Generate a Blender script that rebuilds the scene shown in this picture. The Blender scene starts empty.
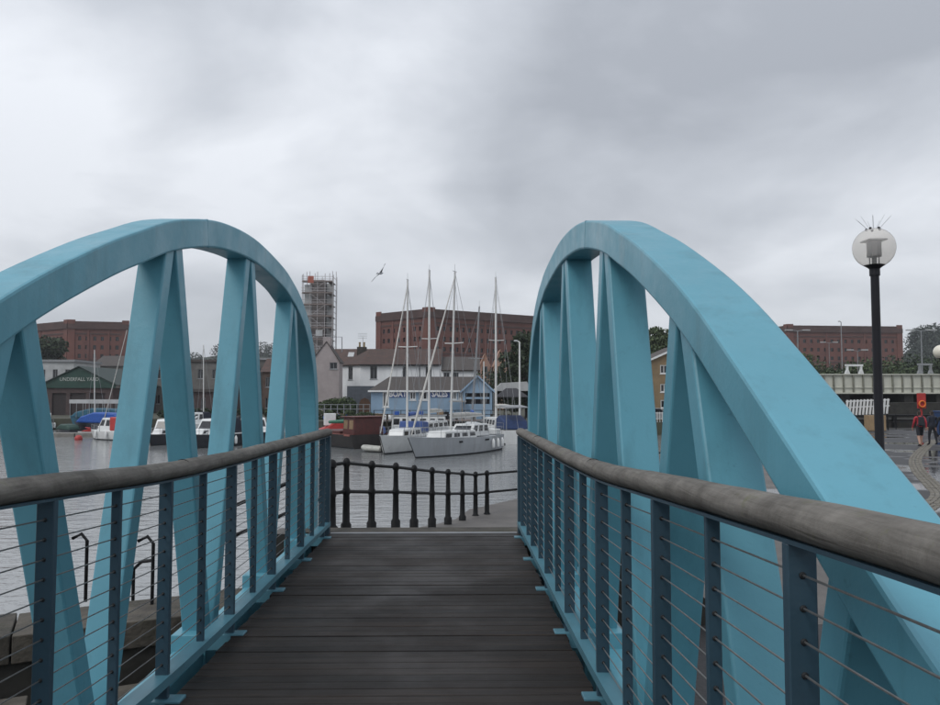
import bpy, math, random
import numpy as np
from mathutils import Vector, Matrix

random.seed(7); rng = np.random.default_rng(7)
S = bpy.context.scene
COL = S.collection
R = math.radians

# ------------------------------------------------------------------ camera
FPX = 780.0                      # focal length in pixels of the 940x705 photograph
PITCH = math.atan(43.5 / FPX)
YAW = math.atan(14.0 / FPX * math.cos(PITCH))
EYE = np.array([0.0, 0.0, 1.5])
cam_d = bpy.data.cameras.new('camera')
cam_d.sensor_width = 36.0
cam_d.lens = FPX / 940.0 * 36.0
cam_d.clip_start = 0.05; cam_d.clip_end = 9000
cam = bpy.data.objects.new('camera', cam_d); COL.objects.link(cam)
cam.location = EYE
cam.rotation_euler = (R(90) + PITCH, 0, -YAW)
S.camera = cam
S.render.resolution_x = 1024; S.render.resolution_y = 768

# ------------------------------------------------------------------ sky, sun, exposure
SKYOFF = (1.7, 9.4, 0)
SUN_EL, SUN_AZ = R(50), R(-138)          # azimuth measured from +Y towards +X
w = bpy.data.worlds.new('World'); S.world = w; w.use_nodes = True
nt = w.node_tree; N = nt.nodes; Lk = nt.links; N.clear()
out = N.new('ShaderNodeOutputWorld'); bg = N.new('ShaderNodeBackground')
sky = N.new('ShaderNodeTexSky'); sky.sky_type = 'NISHITA'; sky.sun_disc = False
sky.sun_elevation = SUN_EL; sky.sun_rotation = SUN_AZ
tc = N.new('ShaderNodeTexCoord')
sep = N.new('ShaderNodeSeparateXYZ'); Lk.new(tc.outputs['Generated'], sep.inputs[0])
def wmath(op, a, b=None, clamp=False):
    n = N.new('ShaderNodeMath'); n.operation = op; n.use_clamp = clamp
    for i, v in enumerate((a, b)):
        if v is None: continue
        if isinstance(v, (int, float)): n.inputs[i].default_value = v
        else: Lk.new(v, n.inputs[i])
    return n.outputs[0]
zc = wmath('MAXIMUM', sep.outputs['Z'], 0.0)
den = wmath('ADD', zc, 0.30)
cx = wmath('DIVIDE', sep.outputs['X'], den); cy = wmath('DIVIDE', sep.outputs['Y'], den)
cmb = N.new('ShaderNodeCombineXYZ'); Lk.new(cx, cmb.inputs[0]); Lk.new(cy, cmb.inputs[1])
def wnoise(scale, detail, rough, dist, off):
    mp = N.new('ShaderNodeMapping'); mp.inputs['Location'].default_value = off
    Lk.new(cmb.outputs[0], mp.inputs[0])
    n = N.new('ShaderNodeTexNoise'); n.inputs['Scale'].default_value = scale
    n.inputs['Detail'].default_value = detail; n.inputs['Roughness'].default_value = rough
    n.inputs['Distortion'].default_value = dist
    Lk.new(mp.outputs[0], n.inputs['Vector']); return n.outputs['Fac']
n1 = wnoise(0.75, 4, 0.45, 0.5, SKYOFF); n2 = wnoise(2.2, 7, 0.55, 0.3, (1.0, 7.3, 2.0))
mixn = wmath('ADD', wmath('MULTIPLY', n1, 0.72), wmath('MULTIPLY', n2, 0.28))
ramp = N.new('ShaderNodeValToRGB'); Lk.new(mixn, ramp.inputs[0])
e = ramp.color_ramp.elements
e[0].position = 0.37; e[0].color = (0.36, 0.385, 0.43, 1)
e[1].position = 0.60; e[1].color = (0.78, 0.81, 0.86, 1)
m = e.new(0.48); m.color = (0.525, 0.555, 0.605, 1)
# haze lifts the lowest few degrees
hz_ = N.new('ShaderNodeMixRGB'); Lk.new(wmath('MULTIPLY', wmath('POWER', wmath('SUBTRACT', 1.0, zc), 9.0), 0.75), hz_.inputs[0])
Lk.new(ramp.outputs[0], hz_.inputs[1]); hz_.inputs[2].default_value = (0.68, 0.71, 0.75, 1)
# overcast skies are brighter overhead than at the horizon
zen = wmath('ADD', 1.0, wmath('MULTIPLY', wmath('POWER', zc, 1.5), 0.8))
cl = N.new('ShaderNodeMixRGB'); cl.blend_type = 'MULTIPLY'; cl.inputs[0].default_value = 1.0
Lk.new(hz_.outputs[0], cl.inputs[1]); Lk.new(zen, cl.inputs[2])
skd = N.new('ShaderNodeMixRGB'); skd.blend_type = 'MULTIPLY'; skd.inputs[0].default_value = 1.0
Lk.new(sky.outputs[0], skd.inputs[1]); skd.inputs[2].default_value = (0.08, 0.08, 0.08, 1)
mx = N.new('ShaderNodeMixRGB'); mx.inputs[0].default_value = 0.94
Lk.new(skd.outputs[0], mx.inputs[1]); Lk.new(cl.outputs[0], mx.inputs[2])
Lk.new(mx.outputs[0], bg.inputs['Color']); bg.inputs['Strength'].default_value = 1.0
Lk.new(bg.outputs[0], out.inputs[0])

sun_d = bpy.data.lights.new('sun', 'SUN'); sun_d.energy = 1.0; sun_d.angle = R(25); sun_d.color = (1, 0.97, 0.93)
sun = bpy.data.objects.new('sun', sun_d); COL.objects.link(sun)
sd = Vector((math.sin(SUN_AZ) * math.cos(SUN_EL), math.cos(SUN_AZ) * math.cos(SUN_EL), math.sin(SUN_EL)))
sun.rotation_euler = (-sd).to_track_quat('-Z', 'Y').to_euler(); sun.location = (0, 0, 60)
S.view_settings.view_transform = 'Standard'; S.view_settings.look = 'None'
S.view_settings.exposure = 0.08; S.view_settings.gamma = 1.0; S.view_settings.use_curve_mapping = False

# ------------------------------------------------------------------ photograph pixel -> place
_F = np.array([math.sin(YAW) * math.cos(PITCH), math.cos(YAW) * math.cos(PITCH), math.sin(PITCH)])
_R = np.array([math.cos(YAW), -math.sin(YAW), 0]); _U = np.cross(_R, _F)
def ray(px, py): return _F + _R * (px - 470) / FPX + _U * (352.5 - py) / FPX
def at(px, py, Y):
    d = ray(px, py); return EYE + d * (Y / d[1])
def on(px, py, z):
    d = ray(px, py); return EYE + d * ((z - EYE[2]) / d[2])

# ------------------------------------------------------------------ materials
MATS = {}
def mat(name, col, rough=0.6, var=0.12, scale=6.0, bump=0.0, bscale=40.0, metal=0.0, spec=0.5,
        col2=None, dirt=0.0, dirtcol=(0.05, 0.045, 0.035), coord='Object', stretch=(1, 1, 1), rvar=0.1):
    if name in MATS: return MATS[name]
    m = bpy.data.materials.new(name); m.use_nodes = True; MATS[name] = m
    t = m.node_tree; n = t.nodes; l = t.links; b = n['Principled BSDF']
    b.inputs['Roughness'].default_value = rough; b.inputs['Metallic'].default_value = metal
    b.inputs['Specular IOR Level'].default_value = spec
    c = n.new('ShaderNodeTexCoord'); mp = n.new('ShaderNodeMapping'); mp.inputs['Scale'].default_value = stretch
    if coord == 'World':
        g = n.new('ShaderNodeNewGeometry'); l.new(g.outputs['Position'], mp.inputs[0])
    else: l.new(c.outputs[coord], mp.inputs[0])
    no = n.new('ShaderNodeTexNoise'); no.inputs['Scale'].default_value = scale; no.inputs['Detail'].default_value = 6
    no.inputs['Roughness'].default_value = 0.62
    l.new(mp.outputs[0], no.inputs['Vector'])
    r = n.new('ShaderNodeValToRGB'); l.new(no.outputs['Fac'], r.inputs[0])
    c2 = col2 if col2 else tuple(x * (1 - 2 * var) for x in col)
    c1 = col if col2 else tuple(min(1, x * (1 + var)) for x in col)
    r.color_ramp.elements[0].position = 0.32; r.color_ramp.elements[0].color = (*c2, 1)
    r.color_ramp.elements[1].position = 0.68; r.color_ramp.elements[1].color = (*c1, 1)
    # every object a touch different
    oi = n.new('ShaderNodeObjectInfo'); mr = n.new('ShaderNodeMapRange')
    mr.inputs['To Min'].default_value = 1 - var * 0.7; mr.inputs['To Max'].default_value = 1 + var * 0.7
    l.new(oi.outputs['Random'], mr.inputs['Value'])
    mu = n.new('ShaderNodeMixRGB'); mu.blend_type = 'MULTIPLY'; mu.inputs[0].default_value = 1
    l.new(r.outputs[0], mu.inputs[1]); l.new(mr.outputs[0], mu.inputs[2])
    last = mu.outputs[0]
    if dirt > 0:
        n2 = n.new('ShaderNodeTexNoise'); n2.inputs['Scale'].default_value = scale * 0.7; n2.inputs['Detail'].default_value = 9
        n2.inputs['Roughness'].default_value = 0.75
        mp2 = n.new('ShaderNodeMapping'); mp2.inputs['Location'].default_value = (5, 3, 1); mp2.inputs['Scale'].default_value = stretch
        l.new(mp.inputs[0].links[0].from_socket, mp2.inputs[0]); l.new(mp2.outputs[0], n2.inputs['Vector'])
        r2 = n.new('ShaderNodeValToRGB'); l.new(n2.outputs['Fac'], r2.inputs[0])
        r2.color_ramp.elements[0].position = 0.5; r2.color_ramp.elements[0].color = (0, 0, 0, 1)
        r2.color_ramp.elements[1].position = 0.78; r2.color_ramp.elements[1].color = (dirt, dirt, dirt, 1)
        md = n.new('ShaderNodeMixRGB'); l.new(r2.outputs[0], md.inputs[0]); l.new(last, md.inputs[1])
        md.inputs[2].default_value = (*dirtcol, 1); last = md.outputs[0]
    l.new(last, b.inputs['Base Color'])
    if rvar:
        rr = n.new('ShaderNodeMapRange'); rr.inputs['To Min'].default_value = max(0.02, rough - rvar)
        rr.inputs['To Max'].default_value = min(1, rough + rvar); l.new(no.outputs['Fac'], rr.inputs['Value'])
        l.new(rr.outputs[0], b.inputs['Roughness'])
    if bump > 0:
        nb = n.new('ShaderNodeTexNoise'); nb.inputs['Scale'].default_value = bscale; nb.inputs['Detail'].default_value = 5
        l.new(mp.outputs[0], nb.inputs['Vector'])
        bp = n.new('ShaderNodeBump'); bp.inputs['Strength'].default_value = bump; bp.inputs['Distance'].default_value = 0.02
        l.new(nb.outputs['Fac'], bp.inputs['Height']); l.new(bp.outputs[0], b.inputs['Normal'])
    return m

def leaf_mat(name, a, b_):
    m = bpy.data.materials.new(name); m.use_nodes = True; MATS[name] = m
    t = m.node_tree; n = t.nodes; l = t.links; p = n['Principled BSDF']
    g = n.new('ShaderNodeNewGeometry'); r = n.new('ShaderNodeValToRGB')
    l.new(g.outputs['Random Per Island'], r.inputs[0])
    r.color_ramp.elements[0].color = (*a, 1); r.color_ramp.elements[1].color = (*b_, 1)
    no = n.new('ShaderNodeTexNoise'); no.inputs['Scale'].default_value = 0.6; l.new(g.outputs['Position'], no.inputs['Vector'])
    mu = n.new('ShaderNodeMixRGB'); mu.blend_type = 'MULTIPLY'; mu.inputs[0].default_value = 0.5
    l.new(r.outputs[0], mu.inputs[1]); l.new(no.outputs['Fac'], mu.inputs[2])
    l.new(mu.outputs[0], p.inputs['Base Color']); p.inputs['Roughness'].default_value = 0.7
    return m

def worn_paint(name, base, streak, grime):
    m = bpy.data.materials.new(name); m.use_nodes = True
    t = m.node_tree; n = t.nodes; l = t.links; b = n['Principled BSDF']
    g = n.new('ShaderNodeNewGeometry')
    def nz(scale, st, det, ro, lo, hi, loc=(0, 0, 0)):
        mp = n.new('ShaderNodeMapping'); mp.inputs['Scale'].default_value = st; mp.inputs['Location'].default_value = loc
        l.new(g.outputs['Position'], mp.inputs[0])
        x = n.new('ShaderNodeTexNoise'); x.inputs['Scale'].default_value = scale; x.inputs['Detail'].default_value = det; x.inputs['Roughness'].default_value = ro
        l.new(mp.outputs[0], x.inputs['Vector'])
        q = n.new('ShaderNodeMapRange'); q.inputs['From Min'].default_value = lo; q.inputs['From Max'].default_value = hi; l.new(x.outputs['Fac'], q.inputs['Value'])
        return q.outputs[0]
    def mix(f, a, c):
        x = n.new('ShaderNodeMixRGB'); l.new(f, x.inputs[0])
        if isinstance(a, tuple): x.inputs[1].default_value = (*a, 1)
        else: l.new(a, x.inputs[1])
        x.inputs[2].default_value = (*c, 1); return x.outputs[0]
    def scl(f, k):
        x = n.new('ShaderNodeMath'); x.operation = 'MULTIPLY'; l.new(f, x.inputs[0]); x.inputs[1].default_value = k; return x.outputs[0]
    c = mix(scl(nz(1.4, (1, 1, 1), 5, .6, .38, .66), .55), base, tuple(v * .84 for v in base))
    c = mix(scl(nz(5.0, (1, 1, .16), 6, .65, .52, .72, (3, 1, 0)), .55), c, streak)     # rain streaks
    c = mix(scl(nz(16, (1, 1, 1), 8, .8, .60, .74, (1, 5, 2)), .5), c, grime)           # smudges
    c = mix(scl(nz(3.2, (1, 1, 1), 9, .85, .62, .70, (7, 2, 4)), .35), c, tuple(min(1, v * 1.35 + .03) for v in base))  # chalky fade
    l.new(c, b.inputs['Base Color'])
    rr = n.new('ShaderNodeMapRange'); rr.inputs['To Min'].default_value = .30; rr.inputs['To Max'].default_value = .52
    l.new(nz(4, (1, 1, 1), 6, .7, .3, .7), rr.inputs['Value']); l.new(rr.outputs[0], b.inputs['Roughness'])
    bp = n.new('ShaderNodeBump'); bp.inputs['Strength'].default_value = .12; bp.inputs['Distance'].default_value = .01
    l.new(nz(26, (1, 1, 1), 4, .6, 0, 1), bp.inputs['Height']); l.new(bp.outputs[0], b.inputs['Normal'])
    return m
TURQ = worn_paint('turquoise_paint', (0.118, 0.345, 0.435), (0.075, 0.215, 0.265), (0.05, 0.14, 0.165))
STEELB = mat('blue_grey_paint', (0.032, 0.068, 0.096), 0.45, 0.06, 5, 0.05, 60, dirt=0.3, dirtcol=(0.04, 0.07, 0.09), coord='World')
RAILB = mat('rail_paint', (0.085, 0.22, 0.28), 0.42, 0.06, 4, dirt=0.4, dirtcol=(0.06, 0.11, 0.13), coord='World')
HOLE = mat('dark_hole', (0.012, 0.014, 0.016), 0.7, 0.05)
WIRE = mat('steel_wire', (0.25, 0.25, 0.245), 0.45, 0.1, 30, metal=0.7)
def timber_mat():
    m = bpy.data.materials.new('weathered_timber'); m.use_nodes = True
    t = m.node_tree; n = t.nodes; l = t.links; b = n['Principled BSDF']; b.inputs['Roughness'].default_value = .78; b.inputs['Specular IOR Level'].default_value = .3
    g = n.new('ShaderNodeNewGeometry')
    def nz(scale, st, det, ro, dist=0.0, loc=(0, 0, 0)):
        mp = n.new('ShaderNodeMapping'); mp.inputs['Scale'].default_value = st; mp.inputs['Location'].default_value = loc; l.new(g.outputs['Position'], mp.inputs[0])
        x = n.new('ShaderNodeTexNoise'); x.inputs['Scale'].default_value = scale; x.inputs['Detail'].default_value = det; x.inputs['Roughness'].default_value = ro; x.inputs['Distortion'].default_value = dist
        l.new(mp.outputs[0], x.inputs['Vector']); return x.outputs['Fac']
    def ramp(f, a, ca, c, cc):
        r = n.new('ShaderNodeValToRGB'); l.new(f, r.inputs[0]); e = r.color_ramp.elements; e[0].position = a; e[0].color = (*ca, 1); e[1].position = c; e[1].color = (*cc, 1); return r.outputs[0]
    def mix(f, a, c, mode='MIX'):
        x = n.new('ShaderNodeMixRGB'); x.blend_type = mode
        for k, v in enumerate((f, a, c)):
            if isinstance(v, tuple): x.inputs[k].default_value = (*v, 1)
            elif isinstance(v, float): x.inputs[k].default_value = v
            else: l.new(v, x.inputs[k])
        return x.outputs[0]
    blot = nz(4.5, (1, 1, 1), 7, .7, .4); grain = nz(1.0, (70, 4, 70), 5, .6, .6)
    c = ramp(blot, .34, (.115, .106, .095), .66, (.22, .207, .187))
    c = mix(.55, c, ramp(grain, .35, (.55, .53, .5), .62, (1.12, 1.1, 1.08)), 'MULTIPLY')
    lich = ramp(nz(9, (1, 1, 1), 8, .75, .3, (4, 2, 1)), .58, (0, 0, 0), .68, (.5, .5, .5)); c = mix(lich, c, (.125, .135, .062))
    crack = ramp(nz(1.0, (55, 1.1, 55), 3, .5, .3, (9, 0, 3)), .27, (.6, .6, .6), .32, (0, 0, 0)); c = mix(crack, c, (.03, .025, .02))
    l.new(c, b.inputs['Base Color'])
    bp = n.new('ShaderNodeBump'); bp.inputs['Strength'].default_value = .45; bp.inputs['Distance'].default_value = .004; l.new(grain, bp.inputs['Height'])
    b2 = n.new('ShaderNodeBump'); b2.inputs['Strength'].default_value = .5; b2.inputs['Distance'].default_value = .012; l.new(blot, b2.inputs['Height']); l.new(bp.outputs[0], b2.inputs['Normal']); l.new(b2.outputs[0], b.inputs['Normal'])
    return m
TIMBER = timber_mat()
def deck_mat():
    m = bpy.data.materials.new('wet_deck_board'); m.use_nodes = True
    t = m.node_tree; n = t.nodes; l = t.links; b = n['Principled BSDF']; b.inputs['Specular IOR Level'].default_value = .26
    g = n.new('ShaderNodeNewGeometry'); oi = n.new('ShaderNodeObjectInfo')
    off = n.new('ShaderNodeVectorMath'); off.operation = 'MULTIPLY_ADD'; cb = n.new('ShaderNodeCombineXYZ'); l.new(oi.outputs['Random'], cb.inputs[0]); l.new(oi.outputs['Random'], cb.inputs[2])
    l.new(cb.outputs[0], off.inputs[0]); off.inputs[1].default_value = (37, 0, 11); l.new(g.outputs['Position'], off.inputs[2])
    def nz(src, scale, st, det, ro):
        mp = n.new('ShaderNodeMapping'); mp.inputs['Scale'].default_value = st; l.new(src, mp.inputs[0])
        x = n.new('ShaderNodeTexNoise'); x.inputs['Scale'].default_value = scale; x.inputs['Detail'].default_value = det; x.inputs['Roughness'].default_value = ro
        l.new(mp.outputs[0], x.inputs['Vector']); return x.outputs['Fac']
    grain = nz(off.outputs[0], 1.0, (1.6, 55, 1), 7, .65); patch = nz(g.outputs['Position'], 1.3, (1, 1, 1), 5, .6)
    r = n.new('ShaderNodeValToRGB'); l.new(grain, r.inputs[0]); e = r.color_ramp.elements
    e[0].position = .32; e[0].color = (.009, .0072, .0064, 1); e[1].position = .72; e[1].color = (.042, .031, .024, 1); q = e.new(.52); q.color = (.017, .0128, .0105, 1)
    mr = n.new('ShaderNodeMapRange'); mr.inputs['To Min'].default_value = .55; mr.inputs['To Max'].default_value = 1.45; l.new(oi.outputs['Random'], mr.inputs['Value'])
    mu = n.new('ShaderNodeMixRGB'); mu.blend_type = 'MULTIPLY'; mu.inputs[0].default_value = 1; l.new(r.outputs[0], mu.inputs[1]); l.new(mr.outputs[0], mu.inputs[2])
    l.new(mu.outputs[0], b.inputs['Base Color'])
    rr = n.new('ShaderNodeMapRange'); rr.inputs['From Min'].default_value = .38; rr.inputs['From Max'].default_value = .62; rr.inputs['To Min'].default_value = .46; rr.inputs['To Max'].default_value = .66; l.new(patch, rr.inputs['Value'])
    ad = n.new('ShaderNodeMath'); ad.operation = 'MULTIPLY_ADD'; l.new(grain, ad.inputs[0]); ad.inputs[1].default_value = .25; l.new(rr.outputs[0], ad.inputs[2]); sb = n.new('ShaderNodeMath'); sb.operation = 'SUBTRACT'; l.new(ad.outputs[0], sb.inputs[0]); sb.inputs[1].default_value = .12
    l.new(sb.outputs[0], b.inputs['Roughness'])
    bp = n.new('ShaderNodeBump'); bp.inputs['Strength'].default_value = .7; bp.inputs['Distance'].default_value = .006; l.new(grain, bp.inputs['Height']); l.new(bp.outputs[0], b.inputs['Normal'])
    return m
DECK = deck_mat()
IRON = mat('black_iron', (0.010, 0.0105, 0.0115), 0.55, 0.2, 12, 0.2, 50, spec=0.22, coord='World')
BLACKP = mat('black_paint', (0.014, 0.014, 0.018), 0.45, 0.1, spec=0.25)
STONE = mat('quay_stone', (0.10, 0.088, 0.07), 0.85, 0.2, 3, 0.9, 14, col2=(0.035, 0.031, 0.026), dirt=0.75, dirtcol=(0.035, 0.038, 0.02), coord='World')
DARKW = mat('dark_wet_wall', (0.03, 0.028, 0.024), 0.8, 0.3, 2, 0.5, 9, coord='World', dirt=0.4, dirtcol=(0.03, 0.04, 0.02))
BRICK = mat('red_brick', (0.175, 0.070, 0.052), 0.9, 0.15, 0.25, col2=(0.125, 0.052, 0.042), coord='World', dirt=0.35, dirtcol=(0.07, 0.034, 0.03))
BRICKD = mat('dark_brick', (0.085, 0.05, 0.044), 0.9, 0.15, 0.3, coord='World')
GLASSD = mat('dark_glass', (0.022, 0.024, 0.028), 0.18, 0.4, 1.0)
WHITEW = mat('white_render', (0.80, 0.81, 0.82), 0.8, 0.06, 0.8, coord='World', dirt=0.22, dirtcol=(0.4, 0.4, 0.38), stretch=(1, 1, 0.3))
WHITEP = mat('white_paint', (0.72, 0.73, 0.72), 0.45, 0.06, 2)
CREAM = mat('cream_paint', (0.56, 0.56, 0.48), 0.55, 0.08, 1.2, coord='World', dirt=0.35, dirtcol=(0.22, 0.2, 0.15), stretch=(1, 1, 0.2))
PINK = mat('pink_render', (0.37, 0.325, 0.32), 0.85, 0.08, 0.7, coord='World', dirt=0.3, dirtcol=(0.25, 0.2, 0.19))
TILE = mat('clay_roof', (0.092, 0.056, 0.046), 0.85, 0.2, 1.5, coord='World', col2=(0.052, 0.036, 0.032))
TILEG = mat('grey_roof', (0.082, 0.07, 0.064), 0.85, 0.15, 1.5, coord='World', col2=(0.06, 0.053, 0.05))
ORANGE = mat('orange_roof', (0.42, 0.25, 0.18), 0.85, 0.12, 1.0, coord='World')
SKYBLUE = mat('pale_blue_boards', (0.25, 0.365, 0.49), 0.6, 0.06, 1.2, coord='World', dirt=0.2, dirtcol=(0.14, 0.24, 0.36))
NAVY = mat('navy_sign', (0.03, 0.075, 0.25), 0.5, 0.05)
LETTER = mat('white_letters', (0.8, 0.8, 0.8), 0.5, 0.02)
GREENP = mat('dark_green_boards', (0.022, 0.065, 0.05), 0.6, 0.12, 1.0, coord='World')
GREYST = mat('grey_rubble_stone', (0.17, 0.165, 0.155), 0.9, 0.2, 0.8, coord='World', col2=(0.10, 0.095, 0.09))
GREYM = mat('grey_metal', (0.26, 0.27, 0.28), 0.5, 0.1, 5)
PALEM = mat('pale_cladding', (0.46, 0.47, 0.47), 0.6, 0.1, 0.8, coord='World')
GELW = mat('white_gelcoat', (0.66, 0.67, 0.66), 0.3, 0.05, 1.5, dirt=0.25, dirtcol=(0.36, 0.34, 0.28))
GELG = mat('grey_hull_paint', (0.36, 0.38, 0.40), 0.35, 0.07, 1.0, dirt=0.4, dirtcol=(0.22, 0.2, 0.18), stretch=(1.5, 1.5, 0.25))
ALU = mat('mast_aluminium', (0.62, 0.62, 0.60), 0.45, 0.06, 3)
SAILC = mat('furled_sail', (0.50, 0.49, 0.46), 0.85, 0.1, 6)
ANTIF = mat('dark_antifoul', (0.02, 0.025, 0.03), 0.6, 0.1)
BLUET = mat('blue_tarp', (0.015, 0.085, 0.36), 0.5, 0.15, 4, 0.5, 6)
TEALT = mat('teal_cover', (0.02, 0.11, 0.17), 0.6, 0.15, 4, 0.5, 6)
REDP = mat('red_paint', (0.42, 0.035, 0.03), 0.5, 0.12, 4)
MAROON = mat('maroon_paint', (0.095, 0.022, 0.018), 0.5, 0.15, 3)
GREENT = mat('green_cover', (0.03, 0.16, 0.10), 0.6, 0.1, 4)
TANWOOD = mat('varnished_wood', (0.26, 0.17, 0.09), 0.5, 0.15, 5)
BARK = mat('bark', (0.05, 0.042, 0.033), 0.95, 0.25, 6)
OCHRE = mat('yellow_brick', (0.255, 0.185, 0.105), 0.9, 0.1, 1.2, coord='World')
ORNG = mat('lifebuoy_orange', (0.75, 0.18, 0.03), 0.5, 0.05)
SKIN = mat('skin', (0.45, 0.27, 0.2), 0.6, 0.05)
COATR = mat('red_jacket', (0.42, 0.03, 0.045), 0.7, 0.1)
CLOTHD = mat('dark_cloth', (0.016, 0.018, 0.024), 0.85, 0.1)
CLOTHN = mat('navy_cloth', (0.02, 0.025, 0.04), 0.85, 0.1)
HAIR = mat('dark_hair', (0.03, 0.02, 0.015), 0.7, 0.1)
FEATHER = mat('gull_white', (0.42, 0.43, 0.45), 0.8, 0.06)
FEATHG = mat('gull_grey', (0.10, 0.105, 0.115), 0.8, 0.06)
PAVE = mat('ramp_concrete', (0.135, 0.125, 0.115), 0.7, 0.15, 1.6, 0.4, 30, coord='World', dirt=0.5, dirtcol=(0.075, 0.068, 0.06))
LEAFD = leaf_mat('leaf_dark', (0.022, 0.040, 0.018), (0.050, 0.078, 0.030))
LEAFM = leaf_mat('leaf_mid', (0.035, 0.062, 0.020), (0.085, 0.125, 0.040))
LEAFH = leaf_mat('leaf_hill', (0.022, 0.038, 0.026), (0.045, 0.064, 0.040))

def asphalt():
    m = bpy.data.materials.new('wet_asphalt'); m.use_nodes = True
    t = m.node_tree; n = t.nodes; l = t.links; b = n['Principled BSDF']; b.inputs['Specular IOR Level'].default_value = .36
    g = n.new('ShaderNodeNewGeometry')
    mp = n.new('ShaderNodeMapping'); mp.inputs['Scale'].default_value = (0.22, 0.30, 1); l.new(g.outputs['Position'], mp.inputs[0])
    a = n.new('ShaderNodeTexNoise'); a.inputs['Scale'].default_value = 1.0; a.inputs['Detail'].default_value = 5; l.new(mp.outputs[0], a.inputs['Vector'])
    r = n.new('ShaderNodeValToRGB'); l.new(a.outputs['Fac'], r.inputs[0])
    r.color_ramp.elements[0].position = 0.50; r.color_ramp.elements[0].color = (0.55, 0.55, 0.55, 1)
    r.color_ramp.elements[1].position = 0.56; r.color_ramp.elements[1].color = (0.09, 0.09, 0.09, 1)
    l.new(r.outputs[0], b.inputs['Roughness'])
    f = n.new('ShaderNodeTexNoise'); f.inputs['Scale'].default_value = 25; f.inputs['Detail'].default_value = 6; l.new(g.outputs['Position'], f.inputs['Vector'])
    c = n.new('ShaderNodeValToRGB'); l.new(f.outputs['Fac'], c.inputs[0])
    c.color_ramp.elements[0].position = 0.3; c.color_ramp.elements[0].color = (0.018, 0.018, 0.020, 1)
    c.color_ramp.elements[1].position = 0.7; c.color_ramp.elements[1].color = (0.042, 0.040, 0.040, 1)
    l.new(c.outputs[0], b.inputs['Base Color'])
    bp = n.new('ShaderNodeBump'); bp.inputs['Distance'].default_value = 0.01; l.new(f.outputs['Fac'], bp.inputs['Height'])
    s = n.new('ShaderNodeMath'); s.operation = 'MULTIPLY'; s.inputs[1].default_value = 0.5; l.new(r.outputs[0], s.inputs[0]); l.new(s.outputs[0], bp.inputs['Strength'])
    l.new(bp.outputs[0], b.inputs['Normal'])
    return m
ASPH = asphalt()

def water_mat():
    m = bpy.data.materials.new('harbour_water'); m.use_nodes = True
    t = m.node_tree; n = t.nodes; l = t.links; b = n['Principled BSDF']
    b.inputs['Base Color'].default_value = (0.21, 0.22, 0.222, 1); b.inputs['Roughness'].default_value = 0.08
    b.inputs['IOR'].default_value = 1.38; b.inputs['Specular IOR Level'].default_value = 0.9
    g = n.new('ShaderNodeNewGeometry')
    def nz(scale, st, det):
        mp = n.new('ShaderNodeMapping'); mp.inputs['Scale'].default_value = st; mp.inputs['Rotation'].default_value = (0, 0, 0.3)
        l.new(g.outputs['Position'], mp.inputs[0])
        x = n.new('ShaderNodeTexNoise'); x.inputs['Scale'].default_value = scale; x.inputs['Detail'].default_value = det
        l.new(mp.outputs[0], x.inputs['Vector']); return x.outputs['Fac']
    a = nz(1.3, (0.6, 1.6, 1), 4); c = nz(4.0, (0.7, 1.5, 1), 3)
    ad = n.new('ShaderNodeMath'); ad.operation = 'MULTIPLY_ADD'; l.new(c, ad.inputs[0]); ad.inputs[1].default_value = 0.35; l.new(a, ad.inputs[2])
    bp = n.new('ShaderNodeBump'); bp.inputs['Strength'].default_value = 0.6; bp.inputs['Distance'].default_value = 0.07
    l.new(ad.outputs[0], bp.inputs['Height']); l.new(bp.outputs[0], b.inputs['Normal'])
    return m
WATER = water_mat()
def glass_mat():
    m = bpy.data.materials.new('lamp_glass'); m.use_nodes = True
    b = m.node_tree.nodes['Principled BSDF']
    b.inputs['Base Color'].default_value = (0.94, 0.92, 0.89, 1); b.inputs['Roughness'].default_value = 0.06
    b.inputs['Transmission Weight'].default_value = 0.84; b.inputs['IOR'].default_value = 1.06
    return m
GLOBE = glass_mat()
MILK = mat('milky_globe', (0.78, 0.74, 0.62), 0.3, 0.03)
NET = mat('red_netting', (0.42, 0.14, 0.10), 0.9, 0.15, 2)
SCAFF = mat('scaffold_tube', (0.42, 0.40, 0.40), 0.55, 0.1)
SCAFB = mat('scaffold_board', (0.22, 0.18, 0.165), 0.9, 0.15)

# ------------------------------------------------------------------ mesh helpers
ORG = {}
def ORGof(p): return ORG.get(p.name, Vector((0, 0, 0))) if p else Vector((0, 0, 0))
def link(o, parent, pos):
    COL.objects.link(o); o.location = Vector(pos) - ORGof(parent); ORG[o.name] = Vector(pos)
    if parent: o.parent = parent
    return o
def tag(o, label=None, cat=None, group=None, kind=None):
    if label: o['label'] = label
    if cat: o['category'] = cat
    if group: o['group'] = group
    if kind: o['kind'] = kind
    return o
def thing(name, label, cat, loc=(0, 0, 0), rz=None, group=None):
    """an Empty at the base; with rz given, parts are built in its local frame"""
    o = bpy.data.objects.new(name, None); COL.objects.link(o); o.empty_display_size = 0.2
    o.location = loc
    if rz is not None:
        o.rotation_euler = (0, 0, rz); ORG[o.name] = Vector((0, 0, 0))
    else: ORG[o.name] = Vector(loc)
    return tag(o, label, cat, group)

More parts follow.
